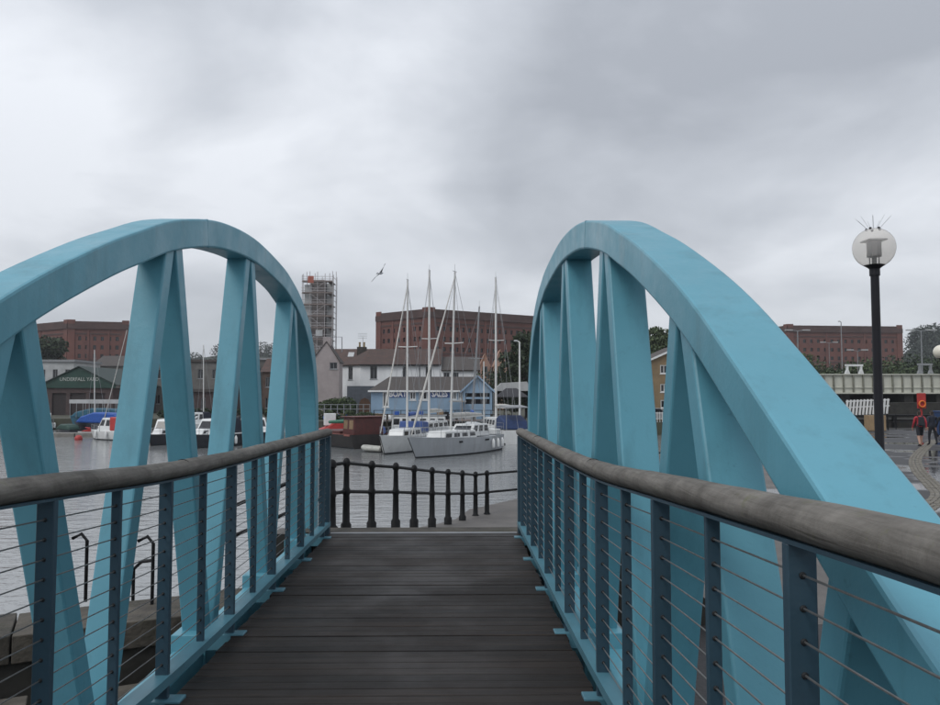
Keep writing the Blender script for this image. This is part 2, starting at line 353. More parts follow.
class MB:
    def __init__(s): s.v = []; s.f = []; s.m = []; s.mi = 0
    def add(s, vs, fs):
        k = len(s.v); s.v += [tuple(map(float, p)) for p in vs]
        for f in fs: s.f.append([i + k for i in f]); s.m.append(s.mi)
        return s
    def hexa(s, p):      # 8 corners: bottom 0-3, top 4-7 (ccw)
        return s.add(p, [(3, 2, 1, 0), (4, 5, 6, 7), (0, 1, 5, 4), (1, 2, 6, 5), (2, 3, 7, 6), (3, 0, 4, 7)])
    def box(s, x0, x1, y0, y1, z0, z1):
        return s.hexa([(x0, y0, z0), (x1, y0, z0), (x1, y1, z0), (x0, y1, z0), (x0, y0, z1), (x1, y0, z1), (x1, y1, z1), (x0, y1, z1)])
    def cbox(s, c, sx, sy, sz):
        return s.box(c[0] - sx / 2, c[0] + sx / 2, c[1] - sy / 2, c[1] + sy / 2, c[2] - sz / 2, c[2] + sz / 2)
    def bar(s, a, b, w, h, side=(1, 0, 0)):      # rectangular bar a->b, w along 'side'
        a = Vector(a); b = Vector(b); d = (b - a).normalized(); sd = Vector(side)
        sd = (sd - d * sd.dot(d)).normalized() * (w / 2); up = d.cross(sd).normalized() * (h / 2)
        return s.hexa([a - sd - up, a + sd - up, a + sd + up, a - sd + up, b - sd - up, b + sd - up, b + sd + up, b - sd + up])
    def tube(s, pts, r, n=8, cap=True):
        pts = [Vector(p) for p in pts]
        rr = r if isinstance(r, (list, tuple)) else [r] * len(pts)
        k = len(s.v); ref = None
        for i, p in enumerate(pts):
            d = (pts[min(i + 1, len(pts) - 1)] - pts[max(i - 1, 0)]).normalized()
            if ref is None: ref = Vector((0, 0, 1)) if abs(d.z) < 0.9 else Vector((1, 0, 0))
            u = (ref - d * ref.dot(d)).normalized(); vv = d.cross(u)
            for j in range(n):
                a = 2 * math.pi * j / n
                s.v.append(tuple(p + (u * math.cos(a) + vv * math.sin(a)) * rr[i]))
        for i in range(len(pts) - 1):
            for j in range(n):
                s.f.append([k + i * n + j, k + i * n + (j + 1) % n, k + (i + 1) * n + (j + 1) % n, k + (i + 1) * n + j]); s.m.append(s.mi)
        if cap:
            s.f.append([k + j for j in range(n)][::-1]); s.m.append(s.mi)
            s.f.append([k + (len(pts) - 1) * n + j for j in range(n)]); s.m.append(s.mi)
        return s
    def lathe(s, prof, c=(0, 0, 0), n=16):       # prof: (r, z)
        return s.tube([(c[0], c[1], c[2] + z) for r, z in prof], [max(r, 1e-4) for r, z in prof], n) if all(prof[i][1] < prof[i + 1][1] for i in range(len(prof) - 1)) else s._lathe(prof, c, n)
    def _lathe(s, prof, c, n):
        k = len(s.v)
        for r, z in prof:
            for j in range(n):
                a = 2 * math.pi * j / n; s.v.append((c[0] + r * math.cos(a), c[1] + r * math.sin(a), c[2] + z))
        for i in range(len(prof) - 1):
            for j in range(n):
                s.f.append([k + i * n + j, k + i * n + (j + 1) % n, k + (i + 1) * n + (j + 1) % n, k + (i + 1) * n + j]); s.m.append(s.mi)
        return s
    def sphere(s, c, r, nu=16, nv=10, sz=1.0):
        return s._lathe([(max(1e-4, r * math.sin(math.pi * i / nv)), -r * sz * math.cos(math.pi * i / nv)) for i in range(nv + 1)], c, nu)
    def torus(s, c, Rr, r, axis='y', nu=20, nv=8):
        k = len(s.v)
        for i in range(nu):
            a = 2 * math.pi * i / nu
            for j in range(nv):
                b = 2 * math.pi * j / nv; q = Rr + r * math.cos(b)
                s.v.append((c[0] + q * math.cos(a), c[1] + r * math.sin(b), c[2] + q * math.sin(a)))
        for i in range(nu):
            for j in range(nv):
                s.f.append([k + i * nv + j, k + i * nv + (j + 1) % nv, k + ((i + 1) % nu) * nv + (j + 1) % nv, k + ((i + 1) % nu) * nv + j]); s.m.append(s.mi)
        return s
    def prism(s, poly, y0, y1):                  # polygon in x,z extruded along y
        n = len(poly)
        vs = [(x, y0, z) for x, z in poly] + [(x, y1, z) for x, z in poly]
        return s.add(vs, [tuple(range(n)), tuple(range(2 * n - 1, n - 1, -1))] + [((i + 1) % n, i, i + n, (i + 1) % n + n) for i in range(n)])
    def slab(s, poly, z0, z1):                   # polygon in x,y extruded along z
        n = len(poly)
        vs = [(x, y, z0) for x, y in poly] + [(x, y, z1) for x, y in poly]
        return s.add(vs, [tuple(range(n - 1, -1, -1)), tuple(range(n, 2 * n))] + [(i, (i + 1) % n, (i + 1) % n + n, i + n) for i in range(n)])
    def facade(s, o, u, nrm, W, H, ops, depth):  # wall rectangle with real openings and reveals
        o = Vector(o); u = Vector(u).normalized(); nrm = Vector(nrm).normalized(); z = Vector((0, 0, 1))
        us = sorted({0, W, *[x for q in ops for x in q[:2]]}); vs = sorted({0, H, *[x for q in ops for x in q[2:]]})
        P = lambda a, b, d=0: o + u * a + z * b - nrm * d
        for i in range(len(us) - 1):
            for j in range(len(vs) - 1):
                cu = (us[i] + us[i + 1]) / 2; cv = (vs[j] + vs[j + 1]) / 2
                if any(q[0] < cu < q[1] and q[2] < cv < q[3] for q in ops): continue
                s.add([P(us[i], vs[j]), P(us[i + 1], vs[j]), P(us[i + 1], vs[j + 1]), P(us[i], vs[j + 1])], [(0, 1, 2, 3)])
        for a0, a1, b0, b1 in ops:
            for (p, q) in (((a0, b0), (a1, b0)), ((a1, b0), (a1, b1)), ((a1, b1), (a0, b1)), ((a0, b1), (a0, b0))):
                s.add([P(*p), P(*q), P(*q, depth), P(*p, depth)], [(0, 1, 2, 3)])
        return s
    def build(s, name, mats, parent=None, smooth=False, bevel=0.0, center=True, seg=2):
        me = bpy.data.meshes.new(name)
        V = np.array(s.v, dtype=float)
        if center:
            o = Vector(((V[:, 0].min() + V[:, 0].max()) / 2, (V[:, 1].min() + V[:, 1].max()) / 2, V[:, 2].min()))
        else: o = Vector((0, 0, 0))
        me.from_pydata([tuple(p) for p in (V - np.array(o))], [], s.f)
        if not isinstance(mats, (list, tuple)): mats = [mats]
        for m_ in mats: me.materials.append(m_)
        if len(mats) > 1: me.polygons.foreach_set('material_index', s.m)
        if smooth:
            me.polygons.foreach_set('use_smooth', [True] * len(me.polygons))
        me.update()
        ob = bpy.data.objects.new(name, me); link(ob, parent, o)
        if bevel > 0:
            bv = ob.modifiers.new('bevel', 'BEVEL'); bv.width = bevel; bv.segments = seg; bv.limit_method = 'ANGLE'; bv.angle_limit = R(40)
            bv.harden_normals = False
        elif smooth:
            try: me.set_sharp_from_angle(angle=R(42))
            except Exception: pass
        return ob
def inst(src, parent, pos, rz=0.0, scale=None):
    o = src.copy(); link(o, parent, pos); o.rotation_euler = (0, 0, rz)
    if scale: o.scale = scale
    return o
def mesh_np(name, V, F, mats, parent=None, pos=(0, 0, 0)):
    me = bpy.data.meshes.new(name); n = len(F); k = F.shape[1]
    me.vertices.add(len(V)); me.vertices.foreach_set('co', np.asarray(V - np.array(pos), dtype=np.float32).ravel())
    me.loops.add(n * k); me.loops.foreach_set('vertex_index', F.astype(np.int32).ravel())
    me.polygons.add(n); me.polygons.foreach_set('loop_start', np.arange(0, n * k, k, dtype=np.int32))
    me.update(calc_edges=True); me.validate()
    me.materials.append(mats)
    ob = bpy.data.objects.new(name, me); return link(ob, parent, pos)
def leaves(centers, radii, count, size, flat=0.9):
    """small leaf-clump quads in the volume of several blobs"""
    c = np.array(centers); r = np.array(radii)
    w_ = r ** 2 / (r ** 2).sum(); idx = rng.choice(len(c), count, p=w_)
    d = rng.normal(size=(count, 3)); d /= np.linalg.norm(d, axis=1)[:, None]
    rad = r[idx] * (0.55 + 0.5 * rng.random(count) ** 0.6)
    p = c[idx] + d * rad[:, None] * np.array([1, 1, flat])
    a = rng.normal(size=(count, 3)); a += d * 0.6
    t1 = np.cross(a, rng.normal(size=(count, 3))); t1 /= np.linalg.norm(t1, axis=1)[:, None]
    t2 = np.cross(a, t1); t2 /= np.linalg.norm(t2, axis=1)[:, None]
    s = size * (0.5 + rng.random(count))[:, None]
    V = np.stack([p - t1 * s, p - t2 * s * 0.55, p + t1 * s, p + t2 * s * 0.55], 1).reshape(-1, 3)
    return V, np.arange(count * 4).reshape(-1, 4)
def tree(name, label, base, h, spread, count, size, m, group=None, cat='tree', trunk=0.35, blobs=14, low=0.3):
    t = thing(name, label, cat, base, group=group)
    b = Vector(base); mb = MB()
    mb.tube([b, b + Vector((0.05 * h * 0.1, 0, h * 0.3)), b + Vector((-0.02 * h, 0, h * 0.62)), b + Vector((0, 0, h * 0.86))], [trunk, trunk * 0.75, trunk * 0.45, trunk * 0.12], 8)
    cs, rs = [], []
    for i in range(blobs):
        a = random.random() * 6.283; q = random.random()
        zz = h * (low + (0.92 - low) * random.random()); k = math.sin(math.pi * min(1, max(0.12, (zz / h - low) / (1 - low) * 0.85 + 0.13)))
        rr = spread * k * (0.25 + 0.6 * q)
        c = b + Vector((math.cos(a) * rr, math.sin(a) * rr, zz)); cs.append(tuple(c)); rs.append(spread * (0.24 + 0.22 * random.random()))
        if i % 2 == 0: mb.tube([b + Vector((0, 0, h * (0.25 + 0.3 * random.random()))), (b + c) / 2 + Vector((0, 0, h * 0.22)), c], [trunk * 0.35, trunk * 0.2, trunk * 0.06], 5)
    mb.build('trunk', BARK, t, smooth=True)
    V, F = leaves(cs, rs, count, size); mesh_np('crown', V, F, m, t, tuple(base))
    return t
def bush(name, label, base, sx, sy, h, count, size, m, group=None):
    cs, rs = [], []
    n = max(5, int(sx * 1.6 / max(h, 0.3)) + 4)
    for i in range(n):
        q = (i + 0.5) / n * 2 - 1
        cs.append((base[0] + q * sx * 0.9, base[1] + random.uniform(-1, 1) * sy * 0.5, base[2] + h * random.uniform(0.3, 0.65))); rs.append(h * random.uniform(0.3, 0.48))
    V, F = leaves(cs, rs, count, size)
    V[:, 2] = np.maximum(V[:, 2], base[2] - 0.05)
    t = thing(name, label, 'bush', base, group=group)
    mb = MB()
    for c in cs: mb.tube([(c[0], c[1], base[2]), c], [0.06, 0.02], 5)
    mb.build('stem', BARK, t); mesh_np('foliage', V, F, m, t, tuple(base))
    return t
def text_mesh(txt, size, extrude, name, m, parent, pos, rz=0.0, sx=1.0, bold=0.0):
    cu = bpy.data.curves.new(name, 'FONT'); cu.body = txt; cu.size = size; cu.extrude = extrude; cu.offset = bold
    cu.align_x = 'CENTER'; cu.align_y = 'CENTER'; cu.resolution_u = 3
    tmp = bpy.data.objects.new(name, cu); COL.objects.link(tmp)
    dg = bpy.context.evaluated_depsgraph_get(); me = bpy.data.meshes.new_from_object(tmp.evaluated_get(dg))
    bpy.data.objects.remove(tmp); bpy.data.curves.remove(cu)
    me.name = name; me.materials.clear(); me.materials.append(m)
    ob = bpy.data.objects.new(name, me); link(ob, parent, pos); ob.rotation_euler = (R(90), 0, rz); ob.scale = (sx, 1, 1)
    return ob

# ------------------------------------------------------------------ setting: water, banks, quay
WL = -2.5; GZ = -1.0
tag(MB().add([(-1600, -400, -7), (1600, -400, -7), (1600, 2400, -7), (-1600, 2400, -7)], [(0, 1, 2, 3)]).build('ground', DARKW), kind='structure')
tag(MB().add([(-1500, -400, WL), (1500, -400, WL), (1500, 400, WL), (-1500, 400, WL)], [(0, 1, 2, 3)]).build('water', WATER), kind='structure')
GRASSY = mat('bank_earth', (0.075, 0.08, 0.05), 0.95, 0.25, 0.4, coord='World', col2=(0.05, 0.048, 0.04))
bank = [(-1500, 96), (-70, 96), (-33, 93), (-14, 84), (-6, 79.5), (16, 79.5), (26, 80), (1500, 86), (1500, 2300), (-1500, 2300)]
tag(MB().slab(bank, -6.5, -1.2).build('far_bank', GRASSY), kind='structure')

def qz(x, y):
    r = min(1, max(0, (16.2 - y) / 7.2)); r = r * (0.35 + 0.65 * r) if r < 1 else 1
    s = min(1, max(0, (3.4 - x) / 1.9))
    return GZ + (1.0) * r * (s * s * (3 - 2 * s)) if y > 8.62 else GZ
def sheet(name, xs_of, ys, n, m, zf, drop, dz=0.0):
    mb = MB(); rows = []
    for y in ys:
        x0, x1 = xs_of(y); row = []
        for i in range(n + 1):
            x = x0 + (x1 - x0) * (i / n) ** 2; row.append(len(mb.v)); mb.v.append((x, y, zf(x, y) + dz))
        rows.append(row)
    for a, b in zip(rows[:-1], rows[1:]):
        for i in range(n): mb.f.append([a[i], a[i + 1], b[i + 1], b[i]]); mb.m.append(0)
    if drop:
        mb.mi = 1
        for a, b in zip(rows[:-1], rows[1:]):
            p, q = mb.v[a[0]], mb.v[b[0]]; mb.add([p, q, (q[0], q[1], -6), (p[0], p[1], -6)], [(0, 1, 2, 3)])
        for r_ in (rows[0], rows[-1]):
            for i in range(n):
                p, q = mb.v[r_[i]], mb.v[r_[i + 1]]; mb.add([p, q, (q[0], q[1], -6), (p[0], p[1], -6)], [(0, 1, 2, 3)])
    return tag(mb.build(name, [m, DARKW]), kind='structure')
EDGE = [(8.63, -2.0), (10.4, -2.0), (11.0, -1.75), (13.2, -0.95), (16.0, 0.0), (17.4, 0.3), (19.3, 1.6), (26, 6), (34, 11), (48, 17), (58, 21)]
def edge_x(y):
    for (ya, xa), (yb, xb) in zip(EDGE[:-1], EDGE[1:]):
        if ya <= y <= yb: return xa + (xb - xa) * (y - ya) / (yb - ya)
    return EDGE[-1][1]
sheet('quay', lambda y: (edge_x(y), 17.0), [8.63, 9, 9.5, 10, 10.4, 10.7, 11, 11.6, 12.3, 13.2, 14, 15, 16, 16.6, 17.4, 18.4, 19.3, 21.0], 22, PAVE, qz, True)
sheet('pavement', lambda y: (edge_x(y), edge_x(y) + 7.0), [21.0, 24, 26, 30, 34, 40, 48, 58], 6, PAVE, lambda x, y: GZ, True)
def plaza_x0(y): return 1.35 if y < 8.6 else (17.0 if y <= 21.0 else edge_x(y) + 7.0)
tag(MB().slab([(1.35, -40), (120, -40), (120, 8.62), (1.35, 8.62)], -6, GZ).build('plaza', ASPH), kind='structure')
pm = MB()
ys = [8.62, 21.0]
pm.add([(17, 8.62, GZ), (120, 8.62, GZ), (120, 21, GZ), (17, 21, GZ)], [(0, 1, 2, 3)])
yy = [21.0, 26, 34, 48, 58]
for a, b in zip(yy[:-1], yy[1:]): pm.add([(edge_x(a) + 7, a, GZ), (120, a, GZ), (120, b, GZ), (edge_x(b) + 7, b, GZ)], [(0, 1, 2, 3)])
tag(pm.build('road', ASPH), kind='structure')
# asphalt lies over the pale ramp concrete on the open side
tag(MB().add([on(560, 520, GZ + .004) * 0 + np.array([3.2, 15.2, GZ + .006]), (16.98, 9.0, GZ + .006), (16.98, 20.98, GZ + .006), (5.5, 20.98, GZ + .006)], [(0, 1, 2, 3)]).build('asphalt_apron', ASPH), kind='structure')
tag(MB().slab([(-60, -40), (1.35, -40), (1.35, -2.6), (-60, -2.6)], -6, 0.18).build('near_quay', PAVE), kind='structure')

# dock wall on the left: separate coping stones on a dark wall
wallA = on(-40, 618, GZ); wallB = np.array([-1.95, 10.75, GZ])
dv = wallB - wallA; Lw = np.linalg.norm(dv[:2]); ud = dv / Lw; nd = np.array([ud[1], -ud[0], 0])   # towards the camera side
dock = thing('dock_wall', 'low stone dock wall with worn coping left of the footbridge', 'wall', tuple(wallA))
def dwp(a, b, z): p = wallA + ud * a + nd * b; return (p[0], p[1], z)
mb = MB()
mb.hexa([dwp(-14, 0.05, -6), dwp(-14, 0.95, -6), dwp(Lw, 0.95, -6), dwp(Lw, 0.05, -6), dwp(-14, 0.05, GZ - .3), dwp(-14, 0.95, GZ - .3), dwp(Lw, 0.95, GZ - .3), dwp(Lw, 0.05, GZ - .3)])
mb.hexa([dwp(-14, 0.95, -6), dwp(-14, 4.2, -6), dwp(Lw, 4.2, -6), dwp(Lw, 0.95, -6), dwp(-14, 0.95, -2.0), dwp(-14, 4.2, -2.0), dwp(Lw, 4.2, -2.0), dwp(Lw, 0.95, -2.0)])
mb.build('wall_core', DARKW, dock)
a = -14.0
while a < Lw - 0.3:
    l_ = random.uniform(0.75, 1.15); b1 = min(a + l_, Lw + .02); j = random.uniform(-.02, .02); k = random.uniform(-.04, .04)
    mb = MB().hexa([dwp(a, 0 + k, GZ - .3), dwp(a, 1.0, GZ - .3), dwp(b1 - .02, 1.0, GZ - .3), dwp(b1 - .02, k, GZ - .3), dwp(a, k, GZ + j), dwp(a, 1.0, GZ + j), dwp(b1 - .02, 1.0, GZ + j), dwp(b1 - .02, k, GZ + j)])
    mb.build('coping_stone', STONE, dock, bevel=0.012); a = b1
a = -8.0
while a < Lw - 0.3:
    l_ = random.uniform(0.9, 1.5); b1 = min(a + l_, Lw); j = random.uniform(-.03, .03)
    MB().hexa([dwp(a, 1.5, -2.0), dwp(a, 2.35, -2.0), dwp(b1 - .03, 2.35, -2.0), dwp(b1 - .03, 1.5, -2.0), dwp(a, 1.5, -1.5 + j), dwp(a, 2.35, -1.5 + j), dwp(b1 - .03, 2.35, -1.5 + j), dwp(b1 - .03, 1.5, -1.5 + j)]).build('lower_stone', STONE, dock, bevel=0.012); a = b1
# ladder hoops
def hoop(px, pyb, label, two):
    p = on(px, pyb, GZ); t = thing('ladder_handrail', label, 'ladder', tuple(p), group='dock ladder handrails')
    x, y, z = p
    mb = MB().tube([(x, y, z - .02), (x, y, z + .72), (x - .08, y + .02, z + .80), (x - .2, y + .05, z + .74)], 0.022, 8); mb.build('rail', IRON, t, smooth=True)
    if two:
        MB().tube([(x - .33, y + .25, z - .02), (x - .33, y + .25, z + .36), (x - .2, y + .16, z + .47), (x, y, z + .52)], 0.022, 8).build('brace', IRON, t, smooth=True)
hoop(85.5, 600, 'thin bent iron ladder handrail alone on the dock wall', False)
hoop(152, 604, 'braced iron ladder handrail nearer the footbridge deck', True)

# ------------------------------------------------------------------ footbridge
def lerp_tab(tab, x):
    if x <= tab[0][0]: 
        (xa, ya), (xb, yb) = tab[0], tab[1]; return ya + (yb - ya) * (x - xa) / (xb - xa)
    for (xa, ya), (xb, yb) in zip(tab[:-1], tab[1:]):
        if x <= xb: return ya + (yb - ya) * (x - xa) / (xb - xa)
    return tab[-1][1]
def smooth_tab(tab, x, r=0.35):
    return sum(lerp_tab(tab, x + r * k / 4) for k in range(-4, 5)) / 9
HR = [(-2.6, 1.40), (0.0, 1.305), (1.2, 1.265), (1.7, 1.24), (2.4, 1.205), (3.1, 1.17), (3.6, 1.14), (4.2, 1.122), (5.2, 1.108), (9.5, 1.10)]
dz = lambda y: smooth_tab(HR, y) - 1.10
XR, XL = 0.72, -1.42                       # railing planes
AR, AL, AW = 0.83, -1.585, 0.235           # inner faces of the arches, rib width
Y0, Y1 = -2.5, 8.62
fb = thing('footbridge', 'turquoise arched steel footbridge with dark timber deck under the viewer', 'bridge', (-0.35, 3.0, 0))
# arch ribs
TOP = [(-0.35, 0.02), (0.3, 0.42), (0.9, 0.78), (1.417, 1.06), (1.763, 1.27), (2.12, 1.485), (2.4, 1.65), (2.7, 1.82), (3.05, 1.99), (3.55, 2.20), (3.92, 2.335), (4.36, 2.485), (4.95, 2.625), (5.45, 2.70), (6.0, 2.738), (6.5, 2.732), (7.2, 2.68), (7.55, 2.62), (7.9, 2.535), (8.25, 2.40), (8.52, 2.24), (8.75, 2.03), (8.9, 1.82), (9.02, 1.5), (9.08, 1.1), (9.1, 0.6), (9.1, 0.0)]
def catmull(tab, k=4):
    o = []
    for i in range(len(tab) - 1):
        p0, p1, p2, p3 = [np.array(tab[min(max(j, 0), len(tab) - 1)]) for j in (i - 1, i, i + 1, i + 2)]
        for q in range(k):
            t = q / k
            o.append(0.5 * ((2 * p1) + (-p0 + p2) * t + (2 * p0 - 5 * p1 + 4 * p2 - p3) * t * t + (-p0 + 3 * p1 - 3 * p2 + p3) * t ** 3))
    o.append(np.array(tab[-1])); return o
crv = catmull(TOP)
nrm = []
for i in range(len(crv)):
    d = crv[min(i + 2, len(crv) - 1)] - crv[max(i - 2, 0)]; d = d / np.linalg.norm(d); nrm.append(np.array([-d[1], d[0]]))
def thick(y): return 0.15 + 0.035 * max(0, min(1, (y - 2.5) / 3))
low = [p - n_ * thick(p[0]) for p, n_ in zip(crv, nrm)]
def arch_low(y):
    for a, b in zip(low[:-1], low[1:]):
        if a[0] <= y <= b[0]: return a[1] + (b[1] - a[1]) * (y - a[0]) / max(1e-6, b[0] - a[0])
    return 0.6
NODES = [1.68, 2.97, 4.45, 6.08, 7.72]
BOT = [0.45, 2.16, 3.66, 5.26, 6.9, 8.5]
BZ = -0.10
for xi, sgn, AW in ((AR, 1, 0.235), (AL, -1, 0.19)):
    xa, xb = sorted((xi, xi + sgn * AW)); xc = (xa + xb) / 2
    mb = MB(); n = len(crv); k = 0
    for p, q in zip(crv, low):
        mb.v += [(xa, p[0], p[1]), (xb, p[0], p[1]), (xb, q[0], q[1]), (xa, q[0], q[1])]
    for i in range(n - 1):
        for j in range(4):
            mb.f.append([i * 4 + j, i * 4 + (j + 1) % 4, i * 4 + 4 + (j + 1) % 4, i * 4 + 4 + j][::-1]); mb.m.append(0)
    mb.f += [[0, 1, 2, 3], [n * 4 - 1, n * 4 - 2, n * 4 - 3, n * 4 - 4]]; mb.m += [0, 0]
    rib = mb.build('arch_rib', TURQ, fb, bevel=0.012)
    for ysm in (0.75, 4.95):      # butt weld beads round the box
        i = min(range(len(crv)), key=lambda q: abs(crv[q][0] - ysm)); p, q = crv[i], low[i]; e_ = .000
        ring = [(xa - e_, p[0], p[1] + e_), (xb + e_, p[0], p[1] + e_), (xb + e_, q[0], q[1] - e_), (xa - e_, q[0], q[1] - e_), (xa - e_, p[0], p[1] + e_)]
        mb = MB()
        mb.tube(ring, .0022, 6).build('weld_seam', TURQ, rib, smooth=True)
    # struts: A-frames from nodes on the arch to nodes on the bottom chord
    for ni, y in enumerate(NODES):
        if ni == 1 and sgn < 0: y -= 0.08
        zt = arch_low(y) + 0.05
        for s2, yb in ((-1, BOT[ni]), (1, BOT[ni + 1])):
            if ni == 0 and s2 < 0: continue        # the rib itself comes down here
            yt = y + s2 * 0.055
            MB().bar((xc, yt, zt), (xc, yb - s2 * 0.06, BZ + 0.02), AW - 0.04, 0.115).build('strut', TURQ, rib, bevel=0.010)
    ch = MB().box(xa, xb, -2.5, 9.25, BZ - 0.28, BZ).build('bottom_chord', TURQ, fb, bevel=0.012)
    for y in BOT:
        MB().box(xa - 0.014, xb + 0.014, y - 0.24, y + 0.24, BZ - 0.2, BZ + 0.10).build('gusset_plate', TURQ, ch, bevel=0.006)
# deck beams and planks
mb = MB()
for x in (-1.25, -0.35, 0.55): mb.box(x - 0.06, x + 0.06, Y0, Y1, -0.42, -0.16)
for y in np.arange(-2.2, 8.6, 1.6): mb.box(AL, AR, y - 0.05, y + 0.05, -0.40, -0.18)
deck = mb.build('deck_beam', STEELB, fb)
y = Y0; pw = 0.102
while y < Y1 - 0.1:
    z = dz(y + pw / 2); j = random.uniform(-.0025, .0025); s_ = (dz(y + pw) - dz(y)) / 2
    x0 = XL + 0.03 + random.uniform(-.008, .008); x1 = XR - 0.03 + random.uniform(-.008, .008)
    MB().hexa([(x0, y + .0025, z - .05 - s_), (x1, y + .0025, z - .05 - s_), (x1, y + pw - .002, z - .05 + s_), (x0, y + pw - .002, z - .05 + s_),
               (x0, y + .0025, z - s_ + j), (x1, y + .0025, z - s_ + j), (x1, y + pw - .002, z + s_ + j), (x0, y + pw - .002, z + s_ + j)]).build('plank', DECK, deck, bevel=0.003, seg=1)
    y += pw
YEND = y
MB().box(XL + 0.05, XR - 0.05, YEND + .004, YEND + 0.07, -0.05, 0.006).build('end_plate', GREYM, fb)
# railings
ypost = [1.645 + 0.56 * k for k in range(-7, 13)]
for X, sgn in ((XR, 1), (XL, -1)):
    pts = []
    for yv in np.arange(Y0, 8.72, 0.08): pts.append((X, yv, smooth_tab(HR, yv)))
    pts.append((X, 8.70, 1.10))
    mb = MB(); n = 18; k = 0; rh, rv = 0.052, 0.043
    for p in pts:
        wob = 1 + 0.02 * math.sin(p[1] * 5.1 + X) + 0.015 * math.sin(p[1] * 13.7)
        for j in range(n):
            a = 2 * math.pi * j / n; wj = wob + random.uniform(-.008, .008) + .012 * math.sin(3 * a + p[1] * 2.3); mb.v.append((p[0] + math.cos(a) * rh * wj, p[1], p[2] + math.sin(a) * rv * wj))
    for i in range(len(pts) - 1):
        for j in range(n): mb.f.append([i * n + j, i * n + (j + 1) % n, i * n + n + (j + 1) % n, i * n + n + j][::-1]); mb.m.append(0)
    mb.f.append(list(range(n))); mb.m.append(0); mb.f.append([(len(pts) - 1) * n + j for j in range(n)][::-1]); mb.m.append(0)
    hr = mb.build('handrail', TIMBER, fb, smooth=True)
    for yj in (4.1, 6.9):      # scarf joints
        zj = smooth_tab(HR, yj); MB().tube([(X, yj - .0015, zj), (X, yj + .0015, zj)], .0475, 18).build('joint', HOLE, hr)
    # steel flat under the timber
    mb = MB()
    for p, q in zip(pts[:-1], pts[1:]): mb.bar((X, p[1], p[2] - 0.046), (X, q[1], q[2] - 0.046), 0.06, 0.010)
    mb.build('handrail_plate', STEELB, hr)
    mb = MB()
    for p, q in zip(pts[:-1], pts[1:]): mb.bar((X, p[1], dz(p[1]) + 0.10), (X, q[1], dz(q[1]) + 0.10), 0.085, 0.045)
    mb.build('bottom_rail', RAILB, hr)
    NW = 13; z0 = 0.17; z1 = 0.985
    for iy, yv in enumerate(ypost):
        wide = (iy % 2 == 1); d = dz(yv); wx = 0.062 if wide else 0.040; ty = 0.030 if wide else 0.022
        mb = MB().box(X - wx / 2, X + wx / 2, yv - ty / 2, yv + ty / 2, d + (-0.06 if wide else 0.12), d + 1.05)
        mb.mi = 1
        for q in range(NW):
            zq = d + z0 + (z1 - z0) * q / (NW - 1)
            mb.tube([(X, yv - ty / 2 - 0.004, zq), (X, yv + ty / 2 + 0.004, zq)], 0.0085, 8)
        mb.build('post', [STEELB, HOLE], hr, bevel=0.003, seg=1)
        if wide:
            i0 = X - sgn * 0.10; i1 = X + sgn * 0.16
            MB().box(min(i0, i1), max(i0, i1), yv - 0.05, yv + 0.05, d - 0.075 if yv < 4 else -0.075, d + 0.010).build('post_bracket', RAILB, hr, bevel=0.004)
    for q in range(NW):
        mb = MB(); wp = []
        for yv in [Y0] + ypost + [8.66]: wp.append((X, yv, dz(yv) + z0 + (z1 - z0) * q / (NW - 1)))
        mb.tube(wp, 0.0027, 6).build('wire', WIRE, hr, smooth=True)
    MB().box(X - 0.04, X + 0.04, 8.62, 8.70, -0.15, 1.06).build('end_post', STEELB, hr, bevel=0.005)

# abutment sill where the deck meets the quay
tag(MB().box(XL - 0.45, XR + 0.55, YEND + 0.075, YEND + 0.38, -1.4, 0.008).build('abutment', STONE, bevel=0.02), 'stone abutment sill at the far end of the footbridge', 'abutment')

# ------------------------------------------------------------------ iron quay railing
qp = [(334.5, 530, 461), (346, 528, 460), (371.5, 526, 462.7), (395.6, 524, 464.4), (414, 523, 466.7), (432, 521.7, 468.8), (448, 520.6, 470.4), (462.4, 519, 471.6), (475.5, 517.8, 472.8), (487, 516, 471.6)]
PP = [at(x, yb, FPX * 0.95 / (yb - yt)) for x, yb, yt in qp]
PP = [np.array([-3.2, 10.3, -0.95]), ] + PP + [np.array([2.2, 17.5, GZ]), np.array([3.8, 19.6, GZ]), np.array([6.2, 22.7, GZ]), np.array([8.6, 26.5, GZ]), np.array([11.6, 31.5, GZ]), np.array([14, 37.0, GZ])]
PP[1] = PP[1] + np.array([-.03, -.1, 0])
qr = thing('quay_railing', 'black cast iron quay railing beyond the end of the deck', 'railing', tuple(PP[1]))
for i, p in enumerate(PP):
    s = 1.08 if i == 1 else 0.86
    x, y, z = p; zz = min(z, qz(x, y) + .0) if False else z
    MB()._lathe([(0.001, -.25), (0.085 * s, -.25), (0.085 * s, 0.05), (0.06 * s, 0.08), (0.052 * s, 0.45), (0.062 * s, 0.47), (0.062 * s, 0.53), (0.05 * s, 0.55), (0.042 * s, 0.84), (0.06 * s, 0.86), (0.058 * s, 0.92), (0.035 * s, 0.955), (0.001, 0.965)], (x, y, z), 14).build('post', IRON, qr, smooth=True)
for hgt in (0.89, 0.50):
    for p, q in zip(PP[:-1], PP[1:]):
        MB().tube([(p[0], p[1], p[2] + hgt), (q[0], q[1], q[2] + hgt)], 0.024, 8).build('rail', IRON, qr, smooth=True)

